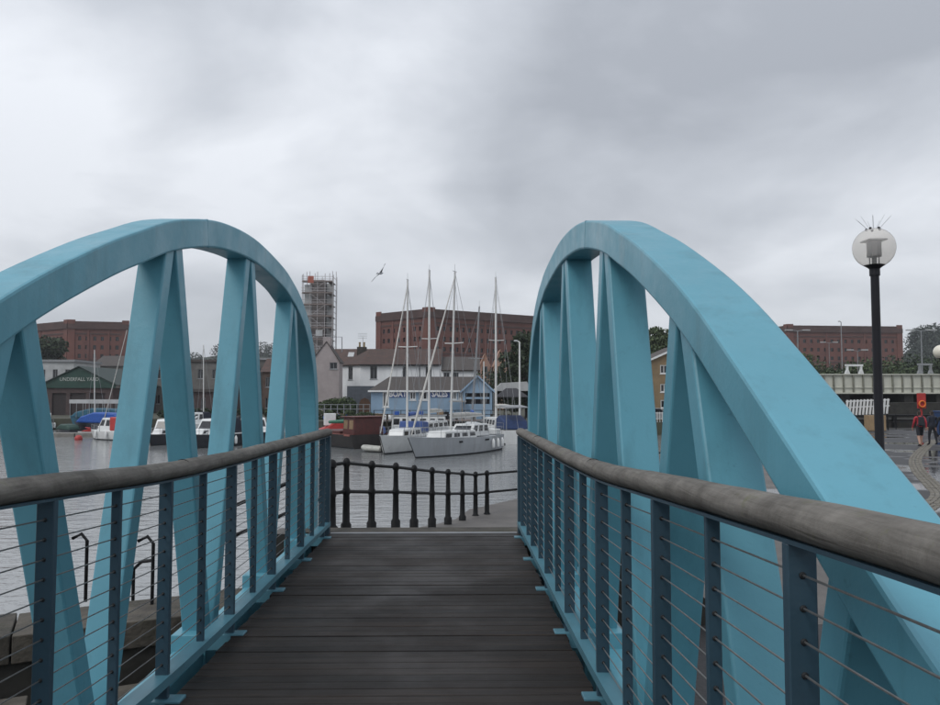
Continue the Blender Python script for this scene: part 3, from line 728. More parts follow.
# ------------------------------------------------------------------ globe lamps
def globe_lamp(px, py, Y, rad, label, near):
    c = at(px, py, Y); x, y, z = c
    t = thing('lamp_post', label, 'lamp post', (x, y, GZ), group='globe lamps on the plaza')
    MB()._lathe([(0.001, GZ), (0.09, GZ), (0.085, GZ + 1.1), (0.055, GZ + 1.2), (0.05, z - rad - 0.10), (0.062, z - rad - .10), (0.062, z - rad - 0.02), (0.05, z - rad), (0.001, z - rad)], (x, y, 0), 16).build('column', BLACKP, t, smooth=True)
    MB()._lathe([(0.05, -rad - .03), (0.07, -rad * 1.02), (0.10, -rad * 0.93), (0.125, -rad * 0.87), (0.11, -rad * .86)], c, 20).build('gallery', BLACKP, t, smooth=True)
    if near:
        # glass shell with a little thickness
        mb = MB()._lathe([(max(1e-4, rad * math.sin(a)), -rad * math.cos(a)) for a in np.linspace(0.45, math.pi, 24)] , c, 32)
        g = mb.build('globe', GLOBE, t, smooth=True)
        md = g.modifiers.new('s', 'SOLIDIFY'); md.thickness = 0.004
        mb = MB()._lathe([(0.001, -.11), (0.088, -.11), (0.088, 0.085), (0.001, 0.085)], c, 8); mb.build('reflector', mat('lamp_louvre', (0.22, 0.22, 0.23), 0.5, .2, 30, stretch=(.1, .1, 3)), t)
        MB().box(x - .115, x + .115, y - .115, y + .115, z + .085, z + .10).build('cap', GREYM, t)
        mb = MB()
        for sx in (-.06, .06):
            mb.tube([(x + sx, y, z - rad * .95), (x + sx, y, z + .085)], 0.008, 6)
        mb.tube([(x, y, z - rad * .95), (x, y, z - .09)], 0.03, 8)
        mb.build('bracket', GREYM, t)
        mb = MB()
        for i in range(9):
            a = 6.283 * i / 9; r0 = 0.07
            mb.tube([(x + r0 * math.cos(a), y + r0 * math.sin(a), z + rad * .96), (x + (r0 + .13) * math.cos(a), y + (r0 + .13) * math.sin(a), z + rad + .13)], 0.0018, 4)
        mb.tube([(x, y, z + rad), (x, y, z + rad + .16)], 0.0018, 4)
        mb.build('bird_spikes', GREYM, t)
        for i in range(5):
            a = 6.283 * i / 5; MB().sphere((x + .08 * math.cos(a), y + .08 * math.sin(a), z + rad * .955), 0.018, 8, 6).build('spike_foot', BLACKP, t)
    else:
        MB().sphere(c, rad, 24, 14).build('globe', MILK, t, smooth=True)
globe_lamp(874, 248, 9.6, 0.25, 'tall black lamp post with clear glass globe and bird spikes', True)
globe_lamp(941, 352, 27, 0.25, 'distant milky globe lamp cut by the right picture edge', False)

# ------------------------------------------------------------------ plaza details: setts
tr = [(934, 440), (926, 447), (916, 458), (918, 470), (933, 486), (940, 494), (938, 500), (926, 508), (912, 517), (895, 527)]
tp = [on(px, py, GZ) for px, py in tr]; cp = catmull([(p[0], p[1]) for p in tp], 24)
mb = MB(); d0 = 0; acc = 0
for i in range(1, len(cp)):
    p, q = cp[i - 1], cp[i]; sl = np.linalg.norm(q - p); acc += sl
    if acc < 0.30: continue
    acc = 0; d = (q - p) / sl; nn = np.array([-d[1], d[0]])
    for row in (-0.17, -0.06, 0.06, 0.17):
        c = q + nn * row + d * random.uniform(-.03, .03); hx = 0.12 + random.uniform(-.02, .02); hy = 0.055
        cs = [c + d * sx * hx + nn * sy * hy for sx, sy in ((-1, -1), (1, -1), (1, 1), (-1, 1))]
        h = GZ + 0.02 + random.random() * .015
        mb.hexa([(*v, GZ - .01) for v in cs] + [(*(c + (v - c) * .85), h) for v in cs])
tag(mb.build('granite_setts', mat('pale_granite', (0.17, 0.155, 0.125), 0.6, 0.2, 5, coord='World')), 'curving double line of pale granite setts in the wet asphalt', 'paving', kind='stuff')

# ------------------------------------------------------------------ people on the plaza
def person(name, label, foot, rz, h, cols, stride, pack=False, shorts=False, group=None):
    """one continuous skinned body, walking; cols = (top, legs)"""
    t = thing(name, label, 'person', foot, rz=rz, group=group)
    k = h / 1.75
    J = {'pel': (0, 0, .95, .13), 'spi': (0, .01, 1.12, .125), 'che': (0, .0, 1.32, .145), 'nec': (0, .01, 1.48, .06), 'hd0': (0, .03, 1.56, .075), 'hd1': (0, .035, 1.66, .095), 'hd2': (0, .03, 1.73, .06)}
    Ed = [('pel', 'spi'), ('spi', 'che'), ('che', 'nec'), ('nec', 'hd0'), ('hd0', 'hd1'), ('hd1', 'hd2')]
    for s_, n_ in ((-1, 'l'), (1, 'r')):
        f = s_ * stride
        J.update({'sh' + n_: (s_ * .19, 0, 1.42, .068), 'el' + n_: (s_ * .25, -.03 - f * .3, 1.15, .05), 'wr' + n_: (s_ * .25, .06 - f * .6, .92, .036), 'ha' + n_: (s_ * .245, .08 - f * .65, .84, .038),
                  'hi' + n_: (s_ * .10, 0, .88, .095), 'kn' + n_: (s_ * .11, .03 + f * .5, .50, .065), 'an' + n_: (s_ * .11, -.03 + f * .9, .09 + max(0, -f) * .25, .042), 'to' + n_: (s_ * .13, .14 + f * .9, .035 + max(0, -f) * .12, .036)})
        Ed += [('che', 'sh' + n_), ('sh' + n_, 'el' + n_), ('el' + n_, 'wr' + n_), ('wr' + n_, 'ha' + n_), ('pel', 'hi' + n_), ('hi' + n_, 'kn' + n_), ('kn' + n_, 'an' + n_), ('an' + n_, 'to' + n_)]
    names = list(J); me = bpy.data.meshes.new(name)
    me.from_pydata([tuple(c * k for c in J[n_][:3]) for n_ in names], [(names.index(a), names.index(b)) for a, b in Ed], [])
    tmp = bpy.data.objects.new('tmp', me); COL.objects.link(tmp)
    tmp.modifiers.new('skin', 'SKIN'); sv = me.skin_vertices[0].data
    for i, n_ in enumerate(names):
        r = J[n_][3] * k; sv[i].radius = (r, r * (0.78 if n_ in ('pel', 'spi', 'che') else 1)); sv[i].use_root = (n_ == 'pel')
    ss = tmp.modifiers.new('sub', 'SUBSURF'); ss.levels = 2; ss.render_levels = 2
    dg = bpy.context.evaluated_depsgraph_get(); bm_ = bpy.data.meshes.new_from_object(tmp.evaluated_get(dg)); bpy.data.objects.remove(tmp)
    bm_.name = 'body'; bm_.materials.clear()
    for m_ in (cols[0], cols[1], SKIN, HAIR, BLACKP): bm_.materials.append(m_)
    P3 = {n_: Vector(J[n_][:3]) * k for n_ in names}
    for p in bm_.polygons:
        c = p.center; best = None
        for a, b in Ed:
            u = P3[b] - P3[a]; q = max(0, min(1, (c - P3[a]).dot(u) / u.length_squared)); d = (c - P3[a] - u * q).length
            if best is None or d < best[0]: best = (d, a, b)
        a, b = best[1][:2], best[2][:2]; z = c.z / k
        if b == 'hd' or (a == 'hd'): mi = 3 if (z > 1.66 or c.y < 0.04 * k) else 2
        elif b == 'ha': mi = 2
        elif b == 'to': mi = 4
        elif b == 'an': mi = 2 if shorts else 1
        elif b in ('kn', 'hi'): mi = 1 if (not shorts or z > 0.55) else 2
        elif z < 0.93 and a == 'pe': mi = 1
        else: mi = 0
        p.material_index = mi; p.use_smooth = True
    ob = bpy.data.objects.new('body', bm_); link(ob, t, (0, 0, 0))
    for s_ in (-1, 1):       # fingers and thumb
        hx, hy, hz = [c * k for c in J['ha' + ('l' if s_ < 0 else 'r')][:3]]; mb = MB()
        for i, l_ in enumerate((.065, .075, .072, .055)):
            o = (i - 1.5) * .018; mb.tube([(hx, hy + o, hz), (hx - s_ * .006, hy + o * 1.1, hz - l_ * .6 - .02), (hx - s_ * .022, hy + o * 1.1, hz - l_ - .02)], [.010, .009, .006], 6)
        mb.tube([(hx, hy + .03, hz + .03), (hx - s_ * .01, hy + .055, hz - .005), (hx - s_ * .02, hy + .055, hz - .035)], [.011, .009, .006], 6)
        mb.build('fingers', SKIN, t, smooth=True)
    if pack:
        mb = MB().hexa([(-.15, -.13, 1.0 * k), (.15, -.13, 1.0 * k), (.14, -.30, 1.02 * k), (-.14, -.30, 1.02 * k)][::-1] + [(-.13, -.12, 1.45 * k), (.13, -.12, 1.45 * k), (.11, -.24, 1.44 * k), (-.11, -.24, 1.44 * k)][::-1])
        mb.build('backpack', CLOTHD, t, bevel=0.04, seg=3)
        mb = MB()
        for s_ in (-1, 1): mb.tube([(s_ * .1, -.13, 1.42 * k), (s_ * .11, 0.02, 1.50 * k), (s_ * .12, .13, 1.36 * k), (s_ * .13, .10, 1.1 * k), (s_ * .13, -.12, 1.05 * k)], .02, 6)
        mb.build('strap', CLOTHD, t)
    return t
f1 = on(920.5, 447, GZ); person('person', 'person in red jacket and dark shorts walking away with black backpack', tuple(f1), R(-8), 1.80, (COATR, CLOTHD), 0.22, True, True)
f2 = on(933, 445.5, GZ); person('person', 'person in dark jacket and long dark trousers beside the red jacket', tuple(f2), R(-4), 1.78, (CLOTHN, CLOTHD), -0.16)
f3 = on(943.5, 446, GZ); person('person', 'person in black half cut off by the right picture edge', tuple(f3), R(-6), 1.75, (CLOTHD, CLOTHD), 0.18)

# ------------------------------------------------------------------ boats
BG = 'boats moored in the harbour'
def hull_mb(L, B, fb_, sheer=0.35, transom=0.75, draft=0.35, rake=0.10, n=14):
    mb = MB(); rows = []
    for i in range(n + 1):
        t = i / n
        hb = B / 2 * ((1 - (1 - transom) * ((0.42 - t) / 0.42) ** 2) if t < 0.42 else max(0.02, 1 - ((t - 0.42) / 0.58) ** 2.1))
        zs = fb_ * (1 + sheer * max(0, t - 0.3) ** 1.6 + 0.06 * max(0, .3 - t)); x = (t - 0.5) * L; xf = rake * L * t ** 4
        prof = [(0, -draft * (1 - t ** 3)), (hb * 0.62, -draft * 0.6 * (1 - t ** 2)), (hb * 0.86, 0.0), (hb * 0.90, 0.10), (hb * 0.97, zs * 0.6), (hb, zs)]
        row = []
        for (yv, zv) in prof:
            row.append((x + xf * max(0, zv) / zs, yv, zv))
        rows.append(row)
    m_ = len(rows[0])
    for sgn in (1, -1):
        for i in range(n):
            for j in range(m_ - 1):
                mb.mi = 1 if j < 3 else 0
                q = [rows[i][j], rows[i + 1][j], rows[i + 1][j + 1], rows[i][j + 1]]
                q = [(a, b * sgn, c) for a, b, c in q]
                mb.add(q if sgn < 0 else q[::-1], [(0, 1, 2, 3)])
    mb.mi = 0
    for i in range(n):   # deck
        a, b = rows[i][-1], rows[i + 1][-1]
        mb.add([(a[0], -a[1], a[2] - .03), (b[0], -b[1], b[2] - .03), (b[0], b[1], b[2] - .03), (a[0], a[1], a[2] - .03)], [(0, 1, 2, 3)])
    tr_ = rows[0]; mb.add([(x, -y, z) for x, y, z in tr_] + [(x, y, z) for x, y, z in tr_[::-1]], [tuple(range(2 * m_))[::-1]])
    return mb
def hb_at(L, B, x, transom=0.75):
    t = x / L + .5
    return B / 2 * ((1 - (1 - transom) * ((0.42 - t) / 0.42) ** 2) if t < 0.42 else max(0.02, 1 - ((t - 0.42) / 0.58) ** 2.1))
def cabin(t, x0, x1, w0, w1, z0, z1, m, front=0.35, back=0.08, side=0.88, wins=0, wz=(0.3, 0.75), wm=None, screen=True):
    """trunk cabin with raked front (at x1) and windows on both sides"""
    h = z1 - z0
    P = [(x0, -w0, z0), (x1, -w1, z0), (x1, w1, z0), (x0, w0, z0), (x0 + back * h, -w0 * side, z1), (x1 - front * h, -w1 * side, z1), (x1 - front * h, w1 * side, z1), (x0 + back * h, w0 * side, z1)]
    c = MB().hexa(P).build('cabin', m, t, bevel=0.04)
    wm = wm or GLASSD
    for sg in (-1, 1):
        for i in range(wins):
            a0 = (i + 0.16) / wins; a1 = (i + 0.84) / wins; q = []
            for aa, vv in ((a0, wz[0]), (a1, wz[0]), (a1, wz[1]), (a0, wz[1])):
                b0 = P[0] if sg < 0 else P[3]; b1 = P[1] if sg < 0 else P[2]; b4 = P[4] if sg < 0 else P[7]; b5 = P[5] if sg < 0 else P[6]
                lo = Vector(b0).lerp(Vector(b1), aa); hi = Vector(b4).lerp(Vector(b5), aa); q.append(lo.lerp(hi, vv))
            o = Vector((0, sg * .012, 0)); i_ = Vector((0, -sg * .02, 0))
            pts = [p + i_ for p in q] + [p + o for p in q]
            MB().hexa(pts).build('window', wm, c)
    if screen:
        q = []
        for aa, vv in ((.1, .25), (.9, .25), (.88, .85), (.12, .85)):
            q.append(Vector(P[1]).lerp(Vector(P[2]), aa).lerp(Vector(P[5]).lerp(Vector(P[6]), aa), vv))
        MB().hexa([p - Vector((.03, 0, 0)) for p in q] + [p + Vector((.012, 0, .004)) for p in q]).build('windscreen', wm, c)
    return c
def stanchions(t, L, B, z, x0, x1, n, h=0.6, sheer=.35, fb_=1):
    mb = MB()
    for sg in (-1, 1):
        prev = None
        for i in range(n):
            x = x0 + (x1 - x0) * i / (n - 1); y = sg * hb_at(L, B, x) * 0.94; tt = x / L + .5; zz = fb_ * (1 + sheer * max(0, tt - .3) ** 1.6)
            xx = x + .10 * L * tt ** 4
            mb.tube([(xx, y, zz - .03), (xx, y, zz + h)], .016, 5)
            if prev:
                mb.tube([prev, (xx, y, zz + h)], .011, 4); mb.tube([(prev[0], prev[1], prev[2] - h / 2), (xx, y, zz + h / 2)], .009, 4)
            prev = (xx, y, zz + h)
    mb.build('guard_rail', GREYM, t)
def rig(t, x, z0, zt, L, fbz, bowx, lean=(0, 0), spread=(0.55, 1.0), furl=True, furl_r=0.07, boom=True, cover=SAILC, r=0.085, backx=None, hb=1.2, mastmat=None):
    top = Vector((x + lean[0], lean[1], zt)); bot = Vector((x, 0, z0))
    mst = MB().tube([bot, top], [r, r * .8], 10).build('mast', mastmat or ALU, t, smooth=True)
    for fr in (spread if isinstance(spread, tuple) else (spread,)):
        if fr >= 1: continue
        c = bot.lerp(top, fr); MB().tube([c + Vector((-.15, -hb * .62, .04)), c, c + Vector((-.15, hb * .62, .04))], .035, 6).build('spreader', mastmat or ALU, mst)
    bow = Vector((bowx, 0, fbz)); ft = bot.lerp(top, 0.97)
    if furl: MB().tube([bow, bow.lerp(ft, .1), bow.lerp(ft, .6), ft], [.03, furl_r, furl_r * .8, .025], 8).build('furled_jib', SAILC, t, smooth=True)
    mb = MB()
    if not furl: mb.tube([bow, ft], .014, 4)
    mb.tube([Vector((backx if backx is not None else -L * .48, 0, fbz * .8)), top], .014, 4)
    for sg in (-1, 1):
        c = bot.lerp(top, .55); mb.tube([(x - .2, sg * hb, fbz * .85), (c.x - .15, sg * hb * .62, c.z + .04), bot.lerp(top, .96)], .013, 4); mb.tube([(x + .3, sg * hb, fbz * .85), c], .012, 4)
    mb.build('stay', GREYM, t)
    mb = MB(); mb.tube([top, top + Vector((0, 0, .55))], .012, 4); mb.tube([top + Vector((-.25, 0, .05)), top + Vector((.3, 0, .05))], .02, 4); mb.build('masthead_aerial', GREYM, mst)
    if boom:
        bl = abs(x - (-L * .38)); MB().tube([(x - .1, 0, z0 + 0.95), (x - bl, 0, z0 + 1.0)], .06, 8).build('boom', ALU, t, smooth=True)
        MB().tube([(x - .15, 0, z0 + 1.12), (x - bl * .5, 0, z0 + 1.16), (x - bl * .96, 0, z0 + 1.10)], [.16, .14, .08], 8).build('sail_cover', cover, t, smooth=True)
def fenders(t, L, B, xs, side, z=0.55, m=None):
    for x in xs:
        y = side * (hb_at(L, B, x) + .13); MB()._lathe([(.001, -.32), (.10, -.28), (.12, -.1), (.12, .18), (.06, .3), (.02, .36), (.001, .37)], (x, y, z), 10).build('fender', m or WHITEP, t, smooth=True)
def boat_frame(name, label, bow_xy, stern_xy, z=WL, group=BG):
    b = np.array(bow_xy, float); s = np.array(stern_xy, float); c = (b + s) / 2; d = b - s
    return thing(name, label, 'boat', (c[0], c[1], z), rz=math.atan2(d[1], d[0]), group=group), float(np.linalg.norm(d))
def X_at(px, Y): return float(at(px, 396, Y)[0])

# grey ketch, nearest
t, L = boat_frame('sailing_yacht', 'grey hulled sailing yacht with white fenders nearest the quay railing', (X_at(416, 50.5), 50.5), (X_at(490, 59.5), 59.5)); B = 3.3
hull_mb(L, B, 1.12, .42, .72, rake=.09).build('hull', [GELG, ANTIF], t, smooth=True)
cabin(t, -1.2, 2.9, 1.05, .75, 1.05, 1.62, GELW, .6, wins=4, screen=False)
cabin(t, -3.2, -0.5, 1.0, .9, 1.15, 2.0, GELW, .9, wins=3, wz=(.4, .88))
stanchions(t, L, B, 1.2, -4.6, 4.4, 8, .62, .42, 1.12)
rig(t, .75, 1.55, at(452, 275, 55.5)[2] - WL, L, 1.5, 5.7, lean=(.0, .33), furl_r=.075, boom=True)
MB().tube([(-4.2, 0, 1.2), (-4.2, 0, 6.6)], .05, 8).build('mizzen_mast', ALU, t)
MB().tube([(-2.2, 0, 1.98), (-2.2, 0, 2.6)], .02, 5).build('aerial', GREYM, t)
fenders(t, L, B, (-4.2, -3.3), 1, .6); fenders(t, L, B, (-2.4,), 1, .6)
mb = MB()
for x in (-1.6, 1.6): mb.box(x - .3, x + .3, hb_at(L, B, x) - .05, hb_at(L, B, x) + .012, .86, .98); mb.box(x - .3, x + .3, -hb_at(L, B, x) - .012, -hb_at(L, B, x) + .05, .86, .98)
mb.build('port_light', GLASSD, t)
MB().box(-5.0, -4.3, -1.0, 1.0, 1.15, 1.55).build('stern_locker', GELW, t, bevel=.05)

# white yacht behind its bow
t, L = boat_frame('sailing_yacht', 'white hulled sailing yacht, bow just left of the grey yacht', (X_at(385, 53.8), 53.8), (X_at(424, 63), 63)); B = 3.0
hull_mb(L, B, 1.05, .5, .7, rake=.11).build('hull', [GELW, ANTIF], t, smooth=True)
cabin(t, -2.2, 2.6, 1.0, .6, 1.0, 1.6, GELW, .7, wins=4, screen=False)
MB().prism([(-2.9, 1.2), (-1.2, 1.2), (-1.35, 2.1), (-2.8, 2.0)], -.95, .95).build('spray_hood', NAVY, t, bevel=.08)
stanchions(t, L, B, 1.1, -4.2, 4.1, 7, .6, .5, 1.05)
rig(t, -.3, 1.5, at(407, 280, 58.5)[2] - WL, L, 1.5, 5.6, lean=(.05, 0.0), furl_r=.065, cover=BLUET)
fenders(t, L, B, (-2.5, 0.2), 1, .6)

# yacht whose mast stands between them, further off
t, L = boat_frame('sailing_yacht', 'white yacht with tallest mast, hull hidden behind the two front yachts', (X_at(412, 64.5), 64.5), (X_at(446, 73.5), 73.5)); B = 3.2
hull_mb(L, B, 1.15, .4, .7).build('hull', [GELW, ANTIF], t, smooth=True)
cabin(t, -2.4, 2.4, 1.0, .6, 1.1, 1.8, GELW, .7, wins=4)
stanchions(t, L, B, 1.1, -4.2, 4.1, 7, .6, .4, 1.15)
rig(t, 0.3, 1.6, at(431, 271, 69)[2] - WL, L, 1.6, 5.5, furl=False, cover=SAILC, r=.11)
# masts at the right
t, L = boat_frame('motor_sailer', 'white motor sailer with navy canopy and a mast, right of the grey yacht', (X_at(486, 74), 74), (X_at(519, 65), 65)); B = 3.2
hull_mb(L, B, 1.15, .35, .85).build('hull', [GELW, ANTIF], t, smooth=True)
cabin(t, -1.6, 3.2, 1.2, .8, 1.1, 2.1, GELW, .5, wins=4, wz=(.4, .8))
MB().prism([(-4.0, 1.2), (-1.5, 1.2), (-1.7, 2.15), (-2.4, 2.35), (-3.8, 1.9)], -1.05, 1.05).build('canopy', mat('navy_canvas', (.02, .045, .13), .7, .15, 3), t, bevel=.12)
MB().hexa([(-4.3, -1.0, 3.0), (-2.4, -1.0, 3.15), (-2.4, 1.0, 3.15), (-4.3, 1.0, 3.0), (-4.3, -1.0, 3.07), (-2.4, -1.0, 3.22), (-2.4, 1.0, 3.22), (-4.3, 1.0, 3.07)]).build('sunshade', GREYM, t)
mb = MB()
for x in (-4.2, -2.5):
    for yv in (-.95, .95): MB().tube([(x, yv, 1.1), (x, yv, 3.05)], .03, 5).build('sunshade_post', GREYM, t)
stanchions(t, L, B, 1.1, -4.2, 4.2, 7, .6, .35, 1.15)
rig(t, 1.6, 2.0, at(494, 277, 70.5)[2] - WL, L, 1.6, 5.2, furl=False, boom=True, r=.11)
t, L = boat_frame('sailing_yacht', 'small moored yacht with raked bare mast in front of the blue gable', (X_at(470, 79), 79), (X_at(474, 71), 71)); B = 2.6
hull_mb(L, B, .95, .4, .7).build('hull', [GELW, ANTIF], t, smooth=True)
cabin(t, -2.0, 1.6, .85, .5, .9, 1.5, WHITEP, .6, wins=3)
rig(t, .4, 1.4, at(479, 306, 75)[2] - WL, L, 1.4, 4.2, lean=(.1, -.75), furl=False, r=.09, cover=BLUET, mastmat=GREYM)
MB().tube([(-2.0, 1.0, 1.0), (-1.4, 1.0, 3.9)], .03, 6).build('boat_hook', TANWOOD, t)

# brown barge with maroon wheelhouse
t, L = boat_frame('barge', 'dark wooden barge with maroon wheelhouse left of the white yacht', (X_at(327, 66), 66), (X_at(371, 60), 60)); B = 3.6
hull_mb(L, B, 1.05, .2, .92, .3, .03).build('hull', [mat('black_hull', (.02, .017, .016), .5, .2, 2), ANTIF], t, smooth=True)
L2 = L / 2
cabin(t, -L2 + .3, -L2 + 2.2, 1.3, 1.25, 1.0, 2.35, MAROON, .05, .02, .96, wins=2, wz=(.35, .85), wm=TANWOOD)
MB().box(-L2 + .15, -L2 + 2.35, -1.4, 1.4, 2.36, 2.44).build('wheelhouse_roof', MAROON, t, bevel=.03)
MB().box(-L2 + 2.5, L2 - 1.2, -1.35, 1.35, 1.0, 1.28).build('hatch_cover', MAROON, t, bevel=.05)
MB().tube([(-L2 + 2.3, 0, 2.05), (L2 - .9, .2, 1.85)], [.2, .12], 8).build('rolled_awning', GREENT, t)
mb = MB()
for sg in (-1, 1): mb.box(-L2 + .2, L2 - 1.0, sg * 1.7 - .03, sg * 1.7 + .03, .95, 1.1)
mb.build('rubbing_strake', mat('faded_red', (.28, .1, .08), .6, .2, 2), t)
# dinghy and blue covered boat at its stern
t, L = boat_frame('dinghy', 'pale inflatable dinghy below the blue tarpaulin', (X_at(364, 57), 57), (X_at(385, 56), 56)); B = 1.2
mb = MB()
for sg in (-1, 1): mb.tube([(-L / 2, sg * .5, .22), (L * .2, sg * .5, .24), (L * .42, sg * .25, .3), (L / 2, 0, .36)], [.15, .17, .16, .12], 10)
mb.build('tube', mat('pale_rubber', (.42, .42, .38), .6, .1), t, smooth=True); MB().box(-L / 2, L * .35, -.45, .45, .08, .14).build('floor', GREYM, t)
MB().box(-L / 2 - .05, -L / 2 + .06, -.42, .42, .08, .48).build('transom', BLACKP, t)
t, L = boat_frame('covered_boat', 'small boat under a bright blue tarpaulin beside the maroon wheelhouse', (X_at(376, 60.5), 60.5), (X_at(379, 63.5), 63.5)); B = 1.3
hull_mb(L, B, .6, .2, .8).build('hull', [BLACKP, ANTIF], t, smooth=True)
MB().prism([(-1.5, .5), (1.5, .5), (1.2, .9), (.3, 1.65), (-.8, 1.5), (-1.4, .9)], -.6, .6).build('tarpaulin', BLUET, t, bevel=.12)
# red covered boat far left of the wheelhouse
t, L = boat_frame('covered_boat', 'low boat under a red cover behind the maroon wheelhouse barge', (X_at(318, 72), 72), (X_at(352, 73), 73)); B = 2.2
hull_mb(L, B, .9, .2, .8).build('hull', [GELW, ANTIF], t, smooth=True)
MB().prism([(-L / 2 + .2, .85), (L / 2 - .1, .95), (L / 2 - .8, 1.2), (0, 1.75), (-L / 2 + .4, 1.4)], -.85, .85).build('cover', REDP, t, bevel=.1)
MB().box(L / 2 - 1.6, L / 2 - .6, -.4, .4, 1.3, 2.4).build('locker', WHITEP, t, bevel=.04)
# white cabin houseboat behind the yachts
t, L = boat_frame('houseboat', 'long white houseboat with cabin windows under the blue building', (X_at(378, 77.5), 77.5), (X_at(452, 77.5), 77.5)); B = 2.6
hull_mb(L, B, .8, .12, .9, .3, .02).build('hull', [BLACKP, ANTIF], t, smooth=True)
cabin(t, -L / 2 + .6, L / 2 - 1.4, 1.15, 1.1, .75, 2.05, WHITEP, .1, .05, .95, wins=6, wz=(.35, .8))
MB().box(-L / 2 + .5, L / 2 - 1.3, -1.15, 1.15, 2.06, 2.13).build('roof', GREYM, t, bevel=.02)
for x in (-2.5, -.5, 1.8): MB().cbox((x, random.uniform(-.4, .4), 2.32), random.uniform(.4, .9), .5, .36).build('roof_box', random.choice([TANWOOD, GREYM, BLUET]), t, bevel=.03)
# motor cruisers seen between the struts
def cruiser(label, bow, stern, hullm, canm, nm='motor_cruiser', B=2.5, fbh=.95, coverm=None, wins=3):
    t, L = boat_frame(nm, label, bow, stern)
    hull_mb(L, B, fbh, .3, .88).build('hull', [hullm, ANTIF], t, smooth=True)
    MB().box(-L / 2 + .05, L * .25, -B * .44, B * .44, fbh - .02, fbh + .1).build('deck', WHITEP, t, bevel=.03)
    cabin(t, -L * .22, L * .24, B * .38, B * .3, fbh + .05, fbh + 1.25, WHITEP, .6, wins=wins, wz=(.4, .85))
    cabin(t, L * .1, L * .36, B * .32, B * .18, fbh, fbh + .5, WHITEP, .8, wins=2, screen=False)
    if coverm: MB().prism([(-L * .46, fbh + .1), (-L * .2, fbh + .1), (-L * .2, fbh + 1.35), (-L * .36, fbh + 1.3), (-L * .46, fbh + .7)], -B * .4, B * .4).build('canopy', coverm, t, bevel=.1)
    stanchions(t, L, B, fbh, L * .05, L * .46, 5, .5, .3, fbh)
    fenders(t, L, B, (-L * .2, L * .15), 1, .5); fenders(t, L, B, (-L * .2, L * .15), -1, .5)
    return t
DKH = mat('dark_hull', (.02, .022, .03), .35, .1, 2)
cruiser('white cabin cruiser with dark hull between the second and third strut', (X_at(190, 60), 60), (X_at(236, 65), 65), DKH, None, coverm=CLOTHN)
cruiser('sharp nosed cruiser with black hull further left of the cabin cruiser', (X_at(152, 63.5), 63.5), (X_at(184, 70), 70), DKH, None, B=2.2, fbh=.8)
cruiser('black hulled cruiser next right of the white cabin cruiser', (X_at(268, 65), 65), (X_at(243, 71), 71), DKH, None, B=2.3, fbh=.9, coverm=CLOTHD)
cruiser('small white cruiser near the third strut of the left arch', (X_at(272, 78), 78), (X_at(300, 80), 80), GELW, None, B=2.3, coverm=BLUET)
cruiser('white and red day boat beside the blue covered boats', (X_at(95, 74), 74), (X_at(128, 71.5), 71.5), GELW, None, 'day_boat', B=2.0, fbh=.75, coverm=REDP, wins=2)
cruiser('pale cruiser moored under the green gabled shed', (X_at(65, 97), 93), (X_at(44, 94), 94), GELW, None, B=2.0, fbh=.7, wins=2)
cruiser('white cruiser moored in front of the grey stone building', (X_at(172, 84), 84), (X_at(212, 87), 87), GELW, None, B=2.4, coverm=CLOTHN)
# covered boats by the shed
def covered(label, bow, stern, hullm, coverm, B, fbh, ch, rail=False):
    t, L = boat_frame('covered_boat', label, bow, stern)
    hull_mb(L, B, fbh, .25, .85).build('hull', [hullm, ANTIF], t, smooth=True)
    MB().prism([(-L / 2 + .1, fbh - .1), (L / 2 - .2, fbh + .05), (L / 2 - .9, fbh + ch * .6), (L * .1, fbh + ch), (-L * .3, fbh + ch * .92), (-L / 2 + .2, fbh + ch * .5)], -B * .46, B * .46).build('tarpaulin', coverm, t, bevel=.15)
    if rail:
        mb = MB()
        for sg in (-1, 1):
            for i in range(9): x = -L / 2 + .3 + i * (L - .6) / 8; mb.tube([(x, sg * B * .47, fbh), (x, sg * B * .47, fbh + ch + .9)], .025, 5)
            mb.box(-L / 2 + .2, L / 2 - .2, sg * B * .47 - .03, sg * B * .47 + .03, fbh + ch + .55, fbh + ch + 1.0)
        mb.build('awning_frame', PALEM, t)
    return t
covered('long boat under a dark teal cover with pale awning frame', (X_at(76, 92), 92), (X_at(132, 90), 90), TEALT, TEALT, 2.6, 1.5, 1.1, True)
covered('boat under a bright blue cover in front of the teal covered boat', (X_at(80, 86), 86), (X_at(130, 84.5), 84.5), DKH, BLUET, 2.2, 1.1, 1.15)
covered('low dinghy under a dark green cover left of the blue cover', (X_at(60, 86), 86), (X_at(76, 84), 84), DKH, GREENP, 1.4, .4, .6)
covered('tiny red covered boat behind the red mooring buoy', (X_at(80, 82), 82), (X_at(94, 82.5), 82.5), GELW, REDP, 1.2, .3, .45)
bp_ = on(78.5, 440, WL)
MB().sphere((bp_[0], bp_[1], WL + .12), .34, 14, 10).build('mooring_buoy', REDP, smooth=True)
tag(bpy.data.objects['mooring_buoy'], 'round red mooring buoy floating left of the day boat', 'buoy', kind=None)
